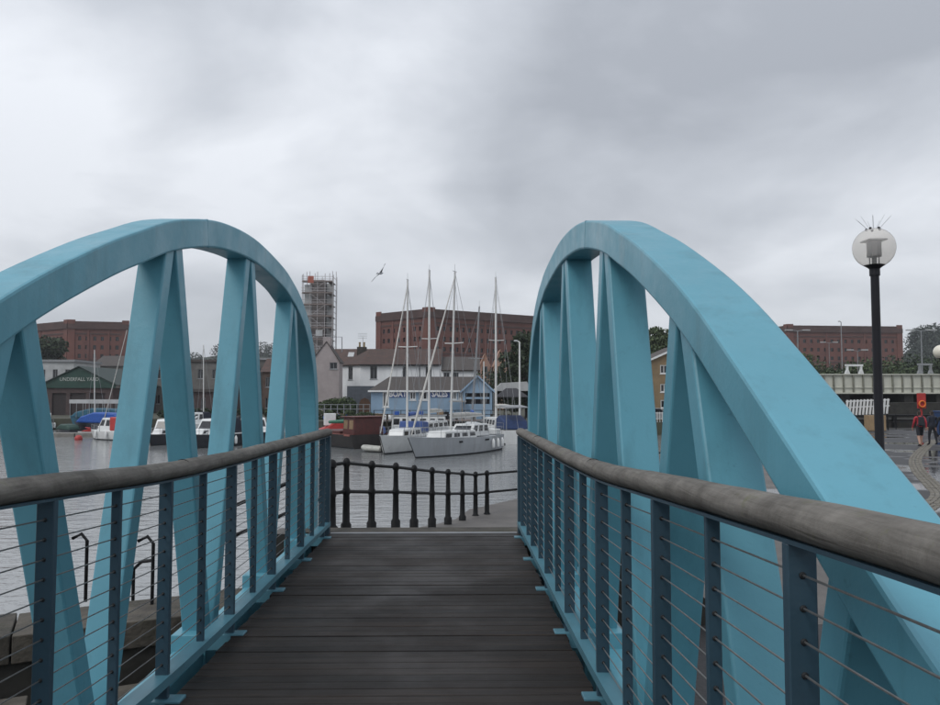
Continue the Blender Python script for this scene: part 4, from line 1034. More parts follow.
# lone masts over on the left
def pole_mast(px, pyt, pyb, Y, label, lean=0, r=.07):
    p = at(px, pyt, Y); q = at(px - lean, pyb, Y)
    t = thing('boat_mast', label, 'mast', tuple(q))
    MB().tube([tuple(q), tuple(p)], [r, r * .7], 8).build('spar', ALU, t, smooth=True)
    mb = MB(); 
    for s_ in (-1, 1): mb.tube([tuple(p), (q[0] + s_ * 1.0, q[1] + .5, q[2])], .015, 4)
    mb.build('stay', GREYM, t)
pole_mast(94.5, 350, 416, 88, 'slim pale mast rising above the blue cover boat')
pole_mast(203.5, 345, 425, 86, 'slim pale mast above the cabin cruisers, between second and third strut')
p0 = at(127, 330, 84); p1 = at(103, 424, 84)
tag(MB().tube([tuple(p1), tuple(p0)], [.05, .04], 6).build('inclined_spar', SAILC, smooth=True), 'pale spar leaning to the right above the blue cover boat', 'spar')

# ------------------------------------------------------------------ buildings
def wall_pt(o, u, a, z, n, d): return Vector(o) + Vector(u) * a + Vector((0, 0, z)) - Vector(n) * d
def house_window(parent, o, u, n, a0, a1, b0, b1, depth, fr=0.07, m=WHITEP, sill=True, mull=1):
    """pane set back in its opening with a frame of its own"""
    u = Vector(u).normalized(); n = Vector(n).normalized(); o = Vector(o)
    def quadbox(x0, x1, z0, z1, d0, d1):
        P = lambda a, b, d: o + u * a + Vector((0, 0, b)) - n * d
        return [P(x0, z0, d0), P(x1, z0, d0), P(x1, z0, d1), P(x0, z0, d1), P(x0, z1, d0), P(x1, z1, d0), P(x1, z1, d1), P(x0, z1, d1)]
    w_ = MB().hexa(quadbox(a0, a1, b0, b1, depth - .02, depth + .05)).build('window', GLASSD, parent)
    mb = MB()
    for q in ((a0, a0 + fr, b0, b1), (a1 - fr, a1, b0, b1), (a0 + fr, a1 - fr, b0, b0 + fr), (a0 + fr, a1 - fr, b1 - fr, b1)): mb.hexa(quadbox(*q, depth - .08, depth - .022))
    for i in range(mull):
        c = a0 + (a1 - a0) * (i + 1) / (mull + 1); mb.hexa(quadbox(c - fr * .4, c + fr * .4, b0 + fr, b1 - fr, depth - .07, depth - .022))
    mb.build('frame', m, w_)
    if sill: MB().hexa(quadbox(a0 - .06, a1 + .06, b0 - .1, b0 - .003, -.06, depth - .09)).build('sill', m, w_)
    return w_
def shell(mb, poly, z0, z1, skip):     # plain walls of the other sides
    n = len(poly)
    for i in range(n):
        if i in skip: continue
        p, q = poly[i], poly[(i + 1) % n]; mb.add([(p[0], p[1], z0), (q[0], q[1], z0), (q[0], q[1], z1), (p[0], p[1], z1)], [(0, 1, 2, 3)])

# --- bonded warehouses
def warehouse(label, left, mid, right, ztop, cw, fh, rows, backd=24, skiprow=1, pier=2.2, winw=0.95, winh=1.35):
    A, M_, B_ = [np.array(q, float) for q in (left, mid, right)]
    dirb = np.array([0.08, 1.0]); poly = [tuple(A), tuple(M_), tuple(B_), tuple(B_ + dirb * backd), tuple(A + dirb * backd)]
    t = thing('brick_warehouse', label, 'warehouse', (M_[0], M_[1], -1.2), group='red brick bonded warehouses')
    mb = MB(); H = ztop + 1.2
    wl = []
    for p, q in ((A, M_), (M_, B_)):
        W = np.linalg.norm(q - p); u = (q - p) / W; nn = np.array([u[1], -u[0]]); n = max(2, int((W - 2 * pier) / cw)); ops = []
        off = (W - n * cw) / 2
        for i in range(n):
            for r in range(rows):
                z = H - 3.6 - (r + 1) * fh + fh * .4
                if z < 1.0: continue
                c = off + (i + .5) * cw; ww = winw * (1.15 if i % 4 == 1 else 1)
                ops.append((c - ww / 2, c + ww / 2, z, z + winh))
        mb.facade((p[0], p[1], -1.2), (u[0], u[1], 0), (nn[0], nn[1], 0), W, H, ops, .45)
        wl.append((p, u, nn, W, ops))
    shell(mb, poly, -1.2, ztop, (0, 1))
    mb.add([(x, y, ztop) for x, y in poly], [tuple(range(5))])
    wall = mb.build('wall', BRICK, t)
    for p, u, nn, W, ops in wl:
        first = {}
        for a0, a1, b0, b1 in ops:
            key = round(a1 - a0, 3)
            c = np.array([*(p + u * (a0 + a1) / 2 - nn * .42), -1.2 + b0])
            if key not in first:
                w2 = (a1 - a0) / 2; uu = Vector((u[0], u[1], 0)); n3 = Vector((nn[0], nn[1], 0)); C = Vector(c)
                mbw = MB().hexa([C - uu * w2 + n3 * .02, C + uu * w2 + n3 * .02, C + uu * w2 - n3 * .05, C - uu * w2 - n3 * .05] + [v + Vector((0, 0, b1 - b0)) for v in (C - uu * w2 + n3 * .02, C + uu * w2 + n3 * .02, C + uu * w2 - n3 * .05, C - uu * w2 - n3 * .05)])
                first[key] = (mbw.build('window', GLASSD, wall), Vector(c))
            else:
                src, c0 = first[key]; inst(src, wall, ORG[src.name] + (Vector(c) - c0))
        uu = Vector((u[0], u[1], 0)); n3 = Vector((nn[0], nn[1], 0)); P0 = Vector((p[0], p[1], 0))
        def band(z0, z1, proud, nm, m, a=0.0, b=None):
            b = W if b is None else b
            q = [P0 + uu * a + n3 * proud, P0 + uu * b + n3 * proud, P0 + uu * b - n3 * .1, P0 + uu * a - n3 * .1]
            MB().hexa([v + Vector((0, 0, z0)) for v in q] + [v + Vector((0, 0, z1)) for v in q]).build(nm, m, t)
        band(ztop - 1.5, ztop + .15, .5, 'cornice', BRICKD); band(ztop + .15, ztop + 1.0, .2, 'parapet', BRICKD)
        for zc_ in (ztop - 3.3, ztop - 3.3 - 3 * fh, ztop - 3.3 - 6 * fh):
            if zc_ > 3: band(zc_, zc_ + .45, .18, 'string_course', BRICKD)
        for a0 in (0.0, W - pier): band(-1.2, ztop + 1.5, .28, 'pier', BRICK, a0, a0 + pier)
        k = 3
        for i in range(1, k): band(-1.2, ztop - 1.4, .22, 'pilaster', BRICK, W * i / k - .35, W * i / k + .35)
    return t
def wx(px, py, Y): p = at(px, py, Y); return (p[0], p[1])
warehouse('massive red brick warehouse rising behind the yacht masts', wx(376, 396, 245), wx(428, 396, 230), wx(585, 396, 262), at(428, 312, 230)[2], 2.25, 3.05, 8)
warehouse('red brick warehouse behind the green gabled shed at left', wx(-10, 396, 285), wx(66, 396, 258), wx(127.5, 396, 262), at(66, 324, 258)[2], 2.3, 2.9, 8)
warehouse('red brick warehouse on the right behind the black lamp post', wx(762, 396, 305), wx(789, 396, 288), wx(904, 396, 292), at(789, 328, 288)[2], 2.7, 3.2, 7, winw=1.1)

# --- blue boat sales hut
Yb = 84.0
def bx_(px): return X_at(px, Yb)
zb = lambda py: at(430, py, Yb)[2]
hut = thing('boat_sales_hut', 'pale blue boarded hut with white lettering on navy signs', 'building', (bx_(420), Yb, -1.2))
x0, x1, x2 = bx_(371), bx_(463), bx_(492); ze, zr = zb(390.5), zb(376); H = ze + 1.2
def V_(py): return zb(py) + 1.2
ops = [(bx_(a) - x0, bx_(b) - x0, V_(c), V_(d)) for a, b, c, d in ((382.5, 389, 407, 391.5), (409.5, 416, 400, 391.5), (419, 427.5, 400, 391.5), (451, 457, 400, 391.5), (458, 463, 400, 391.5))]
ops = [(a, min(b, x1 - x0 - .05), c, d) for a, b, c, d in ops]
mb = MB().facade((x0, Yb, -1.2), (1, 0, 0), (0, -1, 0), x1 - x0, H, ops, .2)
mb.add([(x0, Yb, -1.2), (x0, Yb + 6, -1.2), (x0, Yb + 6, ze), (x0, Yb, ze)], [(3, 2, 1, 0)]); mb.add([(x2, Yb - .6, -1.2), (x2, Yb + 6, -1.2), (x2, Yb + 6, ze), (x2, Yb - .6, ze)], [(0, 1, 2, 3)])
mb.add([(x1, Yb - .6, -1.2), (x1, Yb, -1.2), (x1, Yb, ze), (x1, Yb - .6, ze)], [(3, 2, 1, 0)])
# gable front with an open porch
gx = (x1 + x2) / 2
mb.facade((x1, Yb - .6, -1.2), (1, 0, 0), (0, -1, 0), x2 - x1, H, [(.25, x2 - x1 - .25, V_(404), V_(393))], .5)
mb.add([(x1, Yb - .6, ze), (x2, Yb - .6, ze), (gx, Yb - .6, zb(377.5))], [(0, 1, 2)])
mb.add([(x0, Yb + 6, -1.2), (x2, Yb + 6, -1.2), (x2, Yb + 6, ze), (x0, Yb + 6, ze)], [(3, 2, 1, 0)])
hw = mb.build('wall', SKYBLUE, hut)
for q in ops: house_window(hut, (x0, Yb, -1.2), (1, 0, 0), (0, -1, 0), *q, .16, fr=.14, mull=1, sill=True)
MB().box(x1 + .25, x2 - .25, Yb - .1, Yb, zb(404), zb(393)).build('porch_shade_panel', BLACKP, hut)  # black panel stands in for the shade inside the porch
MB().box(x1 + .3, x2 - .3, Yb - .64, Yb - .605, zb(399), zb(397)).build('porch_rail', SKYBLUE, hut)
# roof: hipped left, ridge, cross gable right
ov = .3; rx0 = bx_(387)
mb = MB().add([(x0 - ov, Yb - ov, ze), (x1, Yb - ov, ze), (gx, Yb + 3, zr), (rx0, Yb + 3, zr), (x0 - ov, Yb + 6 + ov, ze), (x2, Yb + 6 + ov, ze)], [(0, 1, 2, 3), (0, 3, 4), (4, 3, 2, 5)])
rf = mb.build('roof', TILEG, hut); md = rf.modifiers.new('s', 'SOLIDIFY'); md.thickness = .12; md.offset = -1
mb = MB().add([(x1 - .3, Yb - .9, ze - .15), (gx, Yb - .9, zr + .03), (x2 + .3, Yb - .9, ze - .15), (x1 - .3, Yb + 3, ze - .15), (gx, Yb + 3, zr + .03), (x2 + .3, Yb + 6, ze - .15), (gx, Yb + 6, zr + .03)], [(0, 1, 4, 3), (1, 2, 5, 6)])
rf = mb.build('gable_roof', TILEG, hut); md = rf.modifiers.new('s', 'SOLIDIFY'); md.thickness = .10; md.offset = -1
MB().bar((x1 - .3, Yb - .93, ze - .2), (gx, Yb - .93, zr), .05, .16, (0, 1, 0)).build('bargeboard', SKYBLUE, hut); MB().bar((x2 + .3, Yb - .93, ze - .2), (gx, Yb - .93, zr), .05, .16, (0, 1, 0)).build('bargeboard', SKYBLUE, hut)
MB().box(x0 - ov, x1 - .3, Yb - ov - .05, Yb - ov, ze - .16, ze + .02).build('fascia', WHITEP, hut)
for pa, pb, word in ((389.3, 406.3, 'BOAT'), (429.7, 449.5, 'SALES')):
    a, b = bx_(pa), bx_(pb); sg = MB().box(a, b, Yb - .06, Yb - .004, zb(397.3), zb(391)).build('sign_board', NAVY, hut)
    text_mesh(word, 0.86, .012, 'lettering', LETTER, sg, ((a + b) / 2, Yb - .075, (zb(397.3) + zb(391)) / 2 - .0), sx=.82 if word == 'BOAT' else .78, bold=.03)
MB().box(bx_(449), bx_(466), Yb - 1.6, Yb - .7, zb(402), zb(400.6)).build('porch_step', GREYM, hut)

# --- white rendered house with clay roof
Yw = 106.0
wx_ = lambda px: X_at(px, Yw); wz_ = lambda py: at(420, py, Yw)[2]
hs = thing('white_house', 'long white rendered house with brown clay roof behind the blue hut', 'house', (wx_(405), Yw, -1.2))
a0, a1, a2 = wx_(360), wx_(441), wx_(478); ze, zr = wz_(364.5), wz_(347); zl = wz_(370)
al = wx_(340) - .2; yl = Yw + 2.4
ops = [(wx_(p) - a0, wx_(q) - a0, wz_(r) + 1.2, wz_(s) + 1.2) for p, q, r, s in ((370, 377, 379, 366), (402.5, 408, 378.5, 366.5), (425.5, 431.5, 378.5, 366.5))]
ops2 = [(wx_(p) - a1, wx_(q) - a1, wz_(r) + 1.2, wz_(s) + 1.2) for p, q, r, s in ((443.5, 449.5, 382, 372.5), (451, 458.5, 382, 372.5))]
u = Vector((a0 - al, Yw - yl, 0)); Wd = u.length; u.normalize(); nl = Vector((u.y, -u.x, 0))
q0 = (wx_(346.5) - al) / (a0 - al) * Wd; q1 = (wx_(351.5) - al) / (a0 - al) * Wd
opsl = [(q0, q1, wz_(379.5) + 1.2, wz_(366) + 1.2)]
mb = MB().facade((a0, Yw, -1.2), (1, 0, 0), (0, -1, 0), a1 - a0, ze + 1.2, ops, .18)
mb.facade((a1, Yw + .01, -1.2), (1, 0, 0), (0, -1, 0), a2 - a1, zl + 1.2, ops2, .18)
mb.facade((al, yl, -1.2), u, nl, Wd, ze + 1.2, opsl, .18)
mb.add([(al, yl, -1.2), (al, Yw + 9, -1.2), (al, Yw + 9, ze), (al, yl, ze)], [(3, 2, 1, 0)]); mb.add([(a2, Yw, -1.2), (a2, Yw + 9, -1.2), (a2, Yw + 9, zl), (a2, Yw, zl)], [(0, 1, 2, 3)]); mb.add([(a1, Yw, zl), (a1, Yw + 9, zl), (a1, Yw + 9, ze), (a1, Yw, ze)], [(0, 1, 2, 3)])
mb.build('wall', WHITEW, hs)
for q in ops: house_window(hs, (a0, Yw, -1.2), (1, 0, 0), (0, -1, 0), *q, .15, fr=.06, m=GREYM)
for q in ops2: house_window(hs, (a1, Yw + .01, -1.2), (1, 0, 0), (0, -1, 0), *q, .15, fr=.06, m=GREYM)
for q in opsl: house_window(hs, (al, yl, -1.2), u, nl, *q, .15, fr=.06, m=GREYM)
r0 = wx_(366)
mb = MB().add([(a0 - .1, Yw - .35, ze), (a1, Yw - .35, ze), (a1, Yw + 4.5, zr), (r0, Yw + 4.5, zr), (al - .3, yl - .2, ze), (al - .3, Yw + 9.3, ze), (a1, Yw + 9.3, ze)], [(0, 1, 2, 3), (4, 0, 3), (5, 4, 3), (6, 5, 3, 2)])
rf = mb.build('roof', TILE, hs); md = rf.modifiers.new('s', 'SOLIDIFY'); md.thickness = .15; md.offset = -1
mb = MB().add([(a1 + .004, Yw - .35, zl), (a2 + .3, Yw - .35, zl), (a2 + .3, Yw + 4.5, wz_(355)), (a1 + .004, Yw + 4.5, wz_(355)), (a1, Yw + 9.3, zl), (a2 + .3, Yw + 9.3, zl)], [(0, 1, 2, 3), (3, 2, 5, 4)])
rf2 = mb.build('lower_roof', TILEG, hs); md = rf2.modifiers.new('s', 'SOLIDIFY'); md.thickness = .15; md.offset = -1
MB().box(a0, a1, Yw - .42, Yw - .352, ze - .17, ze - .02).build('gutter', BLACKP, hs)
MB().tube([(wx_(419.5), Yw - .08, -1.2), (wx_(419.5), Yw - .08, ze - .1)], .06, 6).build('downpipe', BLACKP, hs)
cx_ = wx_(356.5); MB().box(cx_ - .65, cx_ + .65, Yw + 5.2, Yw + 6.2, 5.0, wz_(344.5)).build('chimney', mat('sooty_brick', (.05, .045, .04), .9, .2, 2), rf)
for dx in (-.32, .32): MB()._lathe([(.001, 0), (.15, 0), (.12, .5), (.16, .62), (.14, .7), (.001, .7)], (cx_ + dx, Yw + 5.7, wz_(344.5)), 10).build('chimney_pot', mat('clay_pot', (.30, .22, .11), .9, .1), rf)
mb = MB(); mb.tube([(cx_ + .1, Yw + 5.9, wz_(345)), (cx_ + .1, Yw + 5.9, wz_(334))], .03, 5)
for k in range(4): mb.tube([(cx_ - .6, Yw + 5.9, wz_(335) + k * .22), (cx_ + .7, Yw + 5.9, wz_(335) + k * .22)], .018, 4)
mb.build('aerial', GREYM, rf)
# --- pink gable house
Yp = 101.0; gx_ = lambda px: X_at(px, Yp); gz_ = lambda py: at(330, py, Yp)[2]
ph_ = thing('gable_house', 'pinkish grey rendered gable house left of the white house', 'house', (gx_(326), Yp, -1.2))
ga, gb = gx_(311), gx_(339); gc = gx_(326)
oq = (gx_(329.5) - ga, gx_(337) - ga, gz_(369) + 1.2, gz_(362.5) + 1.2)
mb = MB().facade((ga, Yp, -1.2), (1, 0, 0), (0, -1, 0), gb - ga, gz_(361) + 1.2, [oq], .2)
mb.add([(ga, Yp, gz_(361)), (gb, Yp, gz_(361)), (gc, Yp, gz_(342))], [(0, 1, 2)])
mb.add([(gb, Yp, -1.2), (gb, Yp + 3, -1.2), (gb, Yp + 3, gz_(361)), (gb, Yp, gz_(361))], [(0, 1, 2, 3)]); mb.add([(ga, Yp, -1.2), (ga, Yp + 3, -1.2), (ga, Yp + 3, gz_(361)), (ga, Yp, gz_(361))], [(3, 2, 1, 0)])
mb.build('wall', PINK, ph_); house_window(ph_, (ga, Yp, -1.2), (1, 0, 0), (0, -1, 0), *oq, .17, m=GREYM)
mb = MB().add([(ga - .2, Yp - .1, gz_(362.5)), (gc, Yp - .1, gz_(341)), (gb + .2, Yp - .1, gz_(362.5)), (ga - .2, Yp + 3, gz_(362.5)), (gc, Yp + 3, gz_(341)), (gb + .2, Yp + 3, gz_(362.5))], [(0, 1, 4, 3), (1, 2, 5, 4)])
rf = mb.build('roof', TILEG, ph_); md = rf.modifiers.new('s', 'SOLIDIFY'); md.thickness = .12; md.offset = -1
MB().box(gc - .5, gc + .5, Yp + .2, Yp + 1.0, gz_(346), gz_(337)).build('chimney', PINK, rf)
# roof with a rooflight behind
Yq = 118.0
q_ = thing('brown_roofed_house', 'house with brown roof and rooflight between gable house and chimney', 'house', (X_at(346, Yq), Yq, -1.2))
xa, xb = X_at(331, Yq), X_at(368, Yq); zt, zz = at(346, 347.5, Yq)[2], at(346, 362, Yq)[2]
MB().box(xa + .2, xb - .2, Yq + .3, Yq + 7, -1.2, zz).build('wall', WHITEW, q_)
rf = MB().prism([(0, 0), (1, 0), (1, 1), (0, 1)], 0, .01)
mb = MB().add([(xa, Yq, zz), (xb, Yq, zz), (xb, Yq + 3.6, zt), (xa, Yq + 3.6, zt), (xa, Yq + 7.2, zz), (xb, Yq + 7.2, zz)], [(0, 1, 2, 3), (3, 2, 5, 4), (0, 3, 4), (1, 5, 2)])
rf = mb.build('roof', TILE, q_)
sx0 = X_at(346, Yq); d_ = (zt - zz) / 3.6
MB().hexa([(sx0, Yq + 1.4, zz + 1.4 * d_ - .05), (sx0 + .9, Yq + 1.4, zz + 1.4 * d_ - .05), (sx0 + .9, Yq + 2.5, zz + 2.5 * d_ - .05), (sx0, Yq + 2.5, zz + 2.5 * d_ - .05), (sx0, Yq + 1.4, zz + 1.4 * d_ + .1), (sx0 + .9, Yq + 1.4, zz + 1.4 * d_ + .1), (sx0 + .9, Yq + 2.5, zz + 2.5 * d_ + .1), (sx0, Yq + 2.5, zz + 2.5 * d_ + .1)]).build('rooflight', PALEM, rf)
# --- orange roofed gables behind
for (pa, pb, pt, pe_, Yh, lab) in ((479, 491, 353, 366, 152, 'small orange tiled gable left of the mast pair'), (493, 508, 349, 366, 148, 'larger orange tiled gable beside the dark tree')):
    xa, xb = X_at(pa, Yh), X_at(pb, Yh); xc = (xa + xb) / 2; zt, zz = at(490, pt, Yh)[2], at(490, pe_, Yh)[2]
    t = thing('orange_gable_house', lab, 'house', (xc, Yh, -1.2), group='orange gabled houses')
    MB().prism([(xa + .2, -1.2), (xb - .2, -1.2), (xb - .2, zz), (xc, zt - .2), (xa + .2, zz)], Yh + .2, Yh + 9).build('wall', ORANGE, t)
    mb = MB().add([(xa, Yh, zz - .1), (xc, Yh, zt), (xb, Yh, zz - .1), (xa, Yh + 9.2, zz - .1), (xc, Yh + 9.2, zt), (xb, Yh + 9.2, zz - .1)], [(0, 1, 4, 3), (1, 2, 5, 4)])
    rf = mb.build('roof', ORANGE, t); md = rf.modifiers.new('s', 'SOLIDIFY'); md.thickness = .15; md.offset = -1
    MB().box(xc - .5, xc + .5, Yh + .12, Yh + .25, zz - 1.2, zz - .1).build('window', GLASSD, t)
# --- yellow brick house right, behind the right arch
Yy = 84.0; yx = lambda px: X_at(px, Yy); yz = lambda py: at(660, py, Yy)[2]
yh = thing('yellow_brick_house', 'ochre brick house with white framed windows behind the right arch', 'house', (yx(685), Yy, -1.2))
ya, yb_ = yx(652.5), yx(722); ops = []
for (p, q) in ((660.5, 668), (690, 697.5), (706, 713)):
    for (r, s) in ((373.5, 365), (392, 384), (408, 400)): ops.append((yx(p) - ya, yx(q) - ya, yz(r) + 1.2, yz(s) + 1.2))
mb = MB().facade((ya, Yy, -1.2), (1, 0, 0), (0, -1, 0), yb_ - ya, yz(358) + 1.2, ops, .15)
yc = (ya + yb_) / 2; mb.add([(ya, Yy, yz(358)), (yb_, Yy, yz(358)), (yc, Yy, yz(344))], [(0, 1, 2)])
mb.add([(ya, Yy, -1.2), (ya, Yy + 9, -1.2), (ya, Yy + 9, yz(358)), (ya, Yy, yz(358))], [(3, 2, 1, 0)])
mb.build('wall', OCHRE, yh)
for q in ops: house_window(yh, (ya, Yy, -1.2), (1, 0, 0), (0, -1, 0), *q, .12, fr=.09)
mb = MB().add([(ya - .3, Yy - .25, yz(359.5)), (yc, Yy - .25, yz(343)), (yb_ + .3, Yy - .25, yz(359.5)), (ya - .3, Yy + 9, yz(359.5)), (yc, Yy + 9, yz(343)), (yb_ + .3, Yy + 9, yz(359.5))], [(0, 1, 4, 3), (1, 2, 5, 4)])
rf = mb.build('roof', TILEG, yh); md = rf.modifiers.new('s', 'SOLIDIFY'); md.thickness = .12; md.offset = -1
MB().bar((ya - .32, Yy - .29, yz(360.2)), (yc, Yy - .29, yz(343.6)), .05, .2, (0, 1, 0)).build('bargeboard', WHITEP, yh); MB().bar((yb_ + .32, Yy - .29, yz(360.2)), (yc, Yy - .29, yz(343.6)), .05, .2, (0, 1, 0)).build('bargeboard', WHITEP, yh)
# parked car before it
cxp = at(655, 421, 82.5)
car = thing('parked_car', 'small silver car parked before the ochre brick house', 'car', (cxp[0], 82.5, -1.2))
X, Yc = cxp[0], 82.5
MB().prism([(X - 2, -.95), (X + 2, -.95), (X + 2.02, -.55), (X + 1.95, -.35), (X + 1.1, -.25), (X - 1.9, -.22), (X - 2.02, -.5)], Yc - .8, Yc + .8).build('body', GREYM, car, bevel=.08)
cb = MB().prism([(X - 1.75, -.24), (X + 1.05, -.26), (X + .45, .22), (X - 1.2, .25)], Yc - .7, Yc + .7).build('cabin', GREYM, car, bevel=.08)
for q in ([(X - 1.5, -.18), (X - .45, -.18), (X - .45, .17), (X - 1.15, .17)], [(X - .35, -.18), (X + .82, -.2), (X + .38, .17), (X - .35, .17)]): MB().prism(q, Yc - .715, Yc - .69).build('window', GLASSD, cb)
for dx in (-1.25, 1.25):
    for dy in (-.8, .62):
        wv = MB().tube([(X + dx, Yc + dy, -.9), (X + dx, Yc + dy + .18, -.9)], .3, 16).build('wheel', BLACKP, car); MB().tube([(X + dx, Yc + dy - .01, -.9), (X + dx, Yc + dy + .01, -.9)], .17, 12).build('rim', GREYM, wv)
# white fence by the car
fn = thing('white_fence', 'white metal fence along the bank below the ochre house', 'fence', (X_at(640, 80.6), 80.6, -1.2))
xa, xb = X_at(642, 80.6), X_at(672, 80.6)
for i in range(13): x = xa + (xb - xa) * i / 12; MB().box(x - .03, x + .03, 80.57, 80.63, -1.2, -.15).build('picket', WHITEP, fn)
for z in (-.25, -.85): MB().box(xa, xb, 80.64, 80.68, z - .03, z + .03).build('rail', WHITEP, fn)

# --- scaffolded tower
Ys = 150.0; tx = lambda px: X_at(px, Ys); tz = lambda py: at(316, py, Ys)[2]
tw = thing('scaffolded_tower', 'tall slim tower wrapped in scaffolding above the gable house', 'tower', (tx(316), Ys, -1.2))
sx0, sx1 = tx(301), tx(331.5); ztop = tz(277)
MB().box(tx(308), tx(322), Ys + 1.2, Ys + 4.2, -1.2, tz(279)).build('tower_shaft', mat('tower_stone', (.30, .27, .26), .9, .15, .6, coord='World'), tw)
MB().box(tx(323), tx(329.5), Ys + 3.0, Ys + 4.2, -1.2, tz(281)).build('sheeting', PALEM, tw)
MB().box(tx(302), tx(309.5), Ys + 1.1, Ys + 3.5, -1.2, tz(284)).build('sheeting', PALEM, tw)
xs_ = np.linspace(sx0, sx1, 5); ysd = (Ys, Ys + 1.0, Ys + 4.4, Ys + 5.4)
lift = 2.25; nl_ = int((ztop + 1.2) / lift)
for x in xs_:
    for yv in ysd:
        if yv in (Ys + 1.0, Ys + 4.4) and sx0 + .5 < x < sx1 - .5: continue
        MB().tube([(x, yv, -1.2), (x, yv, ztop + random.uniform(.4, 1.8))], .06, 5).build('standard', SCAFF, tw)
for k in range(1, nl_ + 1):
    z = -1.2 + k * lift
    bd = MB().box(sx0, sx1, Ys + .08, Ys + .95, z - .06, z).build('scaffold_deck', SCAFB, tw)
    MB().box(sx1 - 1.0, sx1 - .05, Ys + 1.0, Ys + 4.4, z - .06, z).build('return_deck', SCAFB, bd)
    for dzz in (.0, .5, 1.0): MB().tube([(sx0 - .2, Ys, z + dzz), (sx1 + .2, Ys, z + dzz)], .045, 5).build('ledger', SCAFF, bd)
    MB().box(sx0, sx1, Ys - .06, Ys - .03, z, z + .22).build('toe_board', SCAFB, bd)
    MB().tube([(sx1, Ys, z + 1.0), (sx1, Ys + 5.4, z + 1.0)], .045, 5).build('ledger', SCAFF, bd)
    a, b = (xs_[1], xs_[3]) if k % 2 else (xs_[3], xs_[1]); MB().tube([(a, Ys + .03, z - lift), (b, Ys + .03, z)], .045, 5).build('brace', SCAFF, bd)
MB().box(tx(306.5), tx(312.5), Ys - .1, Ys - .07, tz(283), tz(276)).build('netting', NET, tw)
MB().box(tx(315), tx(322), Ys - .12, Ys - .09, tz(336), tz(330)).build('netting', PALEM, tw)
# davit pole on the roof line
dvp = thing('davit_pole', 'thin grey bracket pole above the brown roof beside the tower', 'pole', tuple(at(342, 352, 112)))
p, q, r_ = at(342, 352, 112), at(342, 337, 112), at(331, 337, 112)
MB().tube([tuple(p), tuple(q), tuple(r_)], .07, 6).build('pipe', GREYM, dvp)

# --- green gabled boat shed on the left
Yg = 112.0; sx_ = lambda px: X_at(px, Yg); sz_ = lambda py: at(78, py, Yg)[2]
sh = thing('boat_shed', 'dark green gabled boat shed with pale lettering on the left', 'shed', (sx_(78), Yg, -1.2))
ga, gb, gc = sx_(44), sx_(113), sx_(79)
doors = [(sx_(a) - ga, sx_(b) - ga, .0, sz_(393) + 1.2) for a, b in ((52, 66), (70, 86), (90, 105))]
mb = MB().facade((ga, Yg, -1.2), (1, 0, 0), (0, -1, 0), gb - ga, sz_(388) + 1.2, doors, .25)
mb.add([(ga, Yg, -1.2), (ga, Yg + 18, -1.2), (ga, Yg + 18, sz_(388)), (ga, Yg, sz_(388))], [(3, 2, 1, 0)]); mb.add([(gb, Yg, -1.2), (gb, Yg + 18, -1.2), (gb, Yg + 18, sz_(388)), (gb, Yg, sz_(388))], [(0, 1, 2, 3)])
mb.build('wall', mat('brown_boards', (.075, .052, .05), .85, .15, 1.5, coord='World'), sh)
for a, b, c, d in doors: MB().box(ga + a, ga + b, Yg + .2, Yg + .28, -1.2 + c, -1.2 + d).build('door', mat('dark_door', (.035, .026, .026), .7, .2, 2), sh)
gbl = MB().prism([(ga - .4, sz_(388)), (gb + .4, sz_(388)), (gb + .4, sz_(383.5)), (gc, sz_(367.5)), (ga - .4, sz_(383.5))], Yg - .2, Yg - .02).build('gable', GREENP, sh)
text_mesh('UNDERFALL YARD', .72, .01, 'lettering', mat('faded_letters', (.45, .47, .44), .6, .1, 3), gbl, (sx_(79.5), Yg - .215, sz_(379.4)), sx=.92)
mb = MB().add([(ga - .7, Yg - .4, sz_(385)), (gc, Yg - .4, sz_(366)), (gb + .7, Yg - .4, sz_(385)), (ga - .7, Yg + 18, sz_(385)), (gc, Yg + 18, sz_(366)), (gb + .7, Yg + 18, sz_(385))], [(0, 1, 4, 3), (1, 2, 5, 4)])
rf = mb.build('roof', mat('shed_roof', (.03, .05, .045), .7, .15, 1.5), sh); md = rf.modifiers.new('s', 'SOLIDIFY'); md.thickness = .12; md.offset = -1
lp = at(115.5, 383.5, 108)
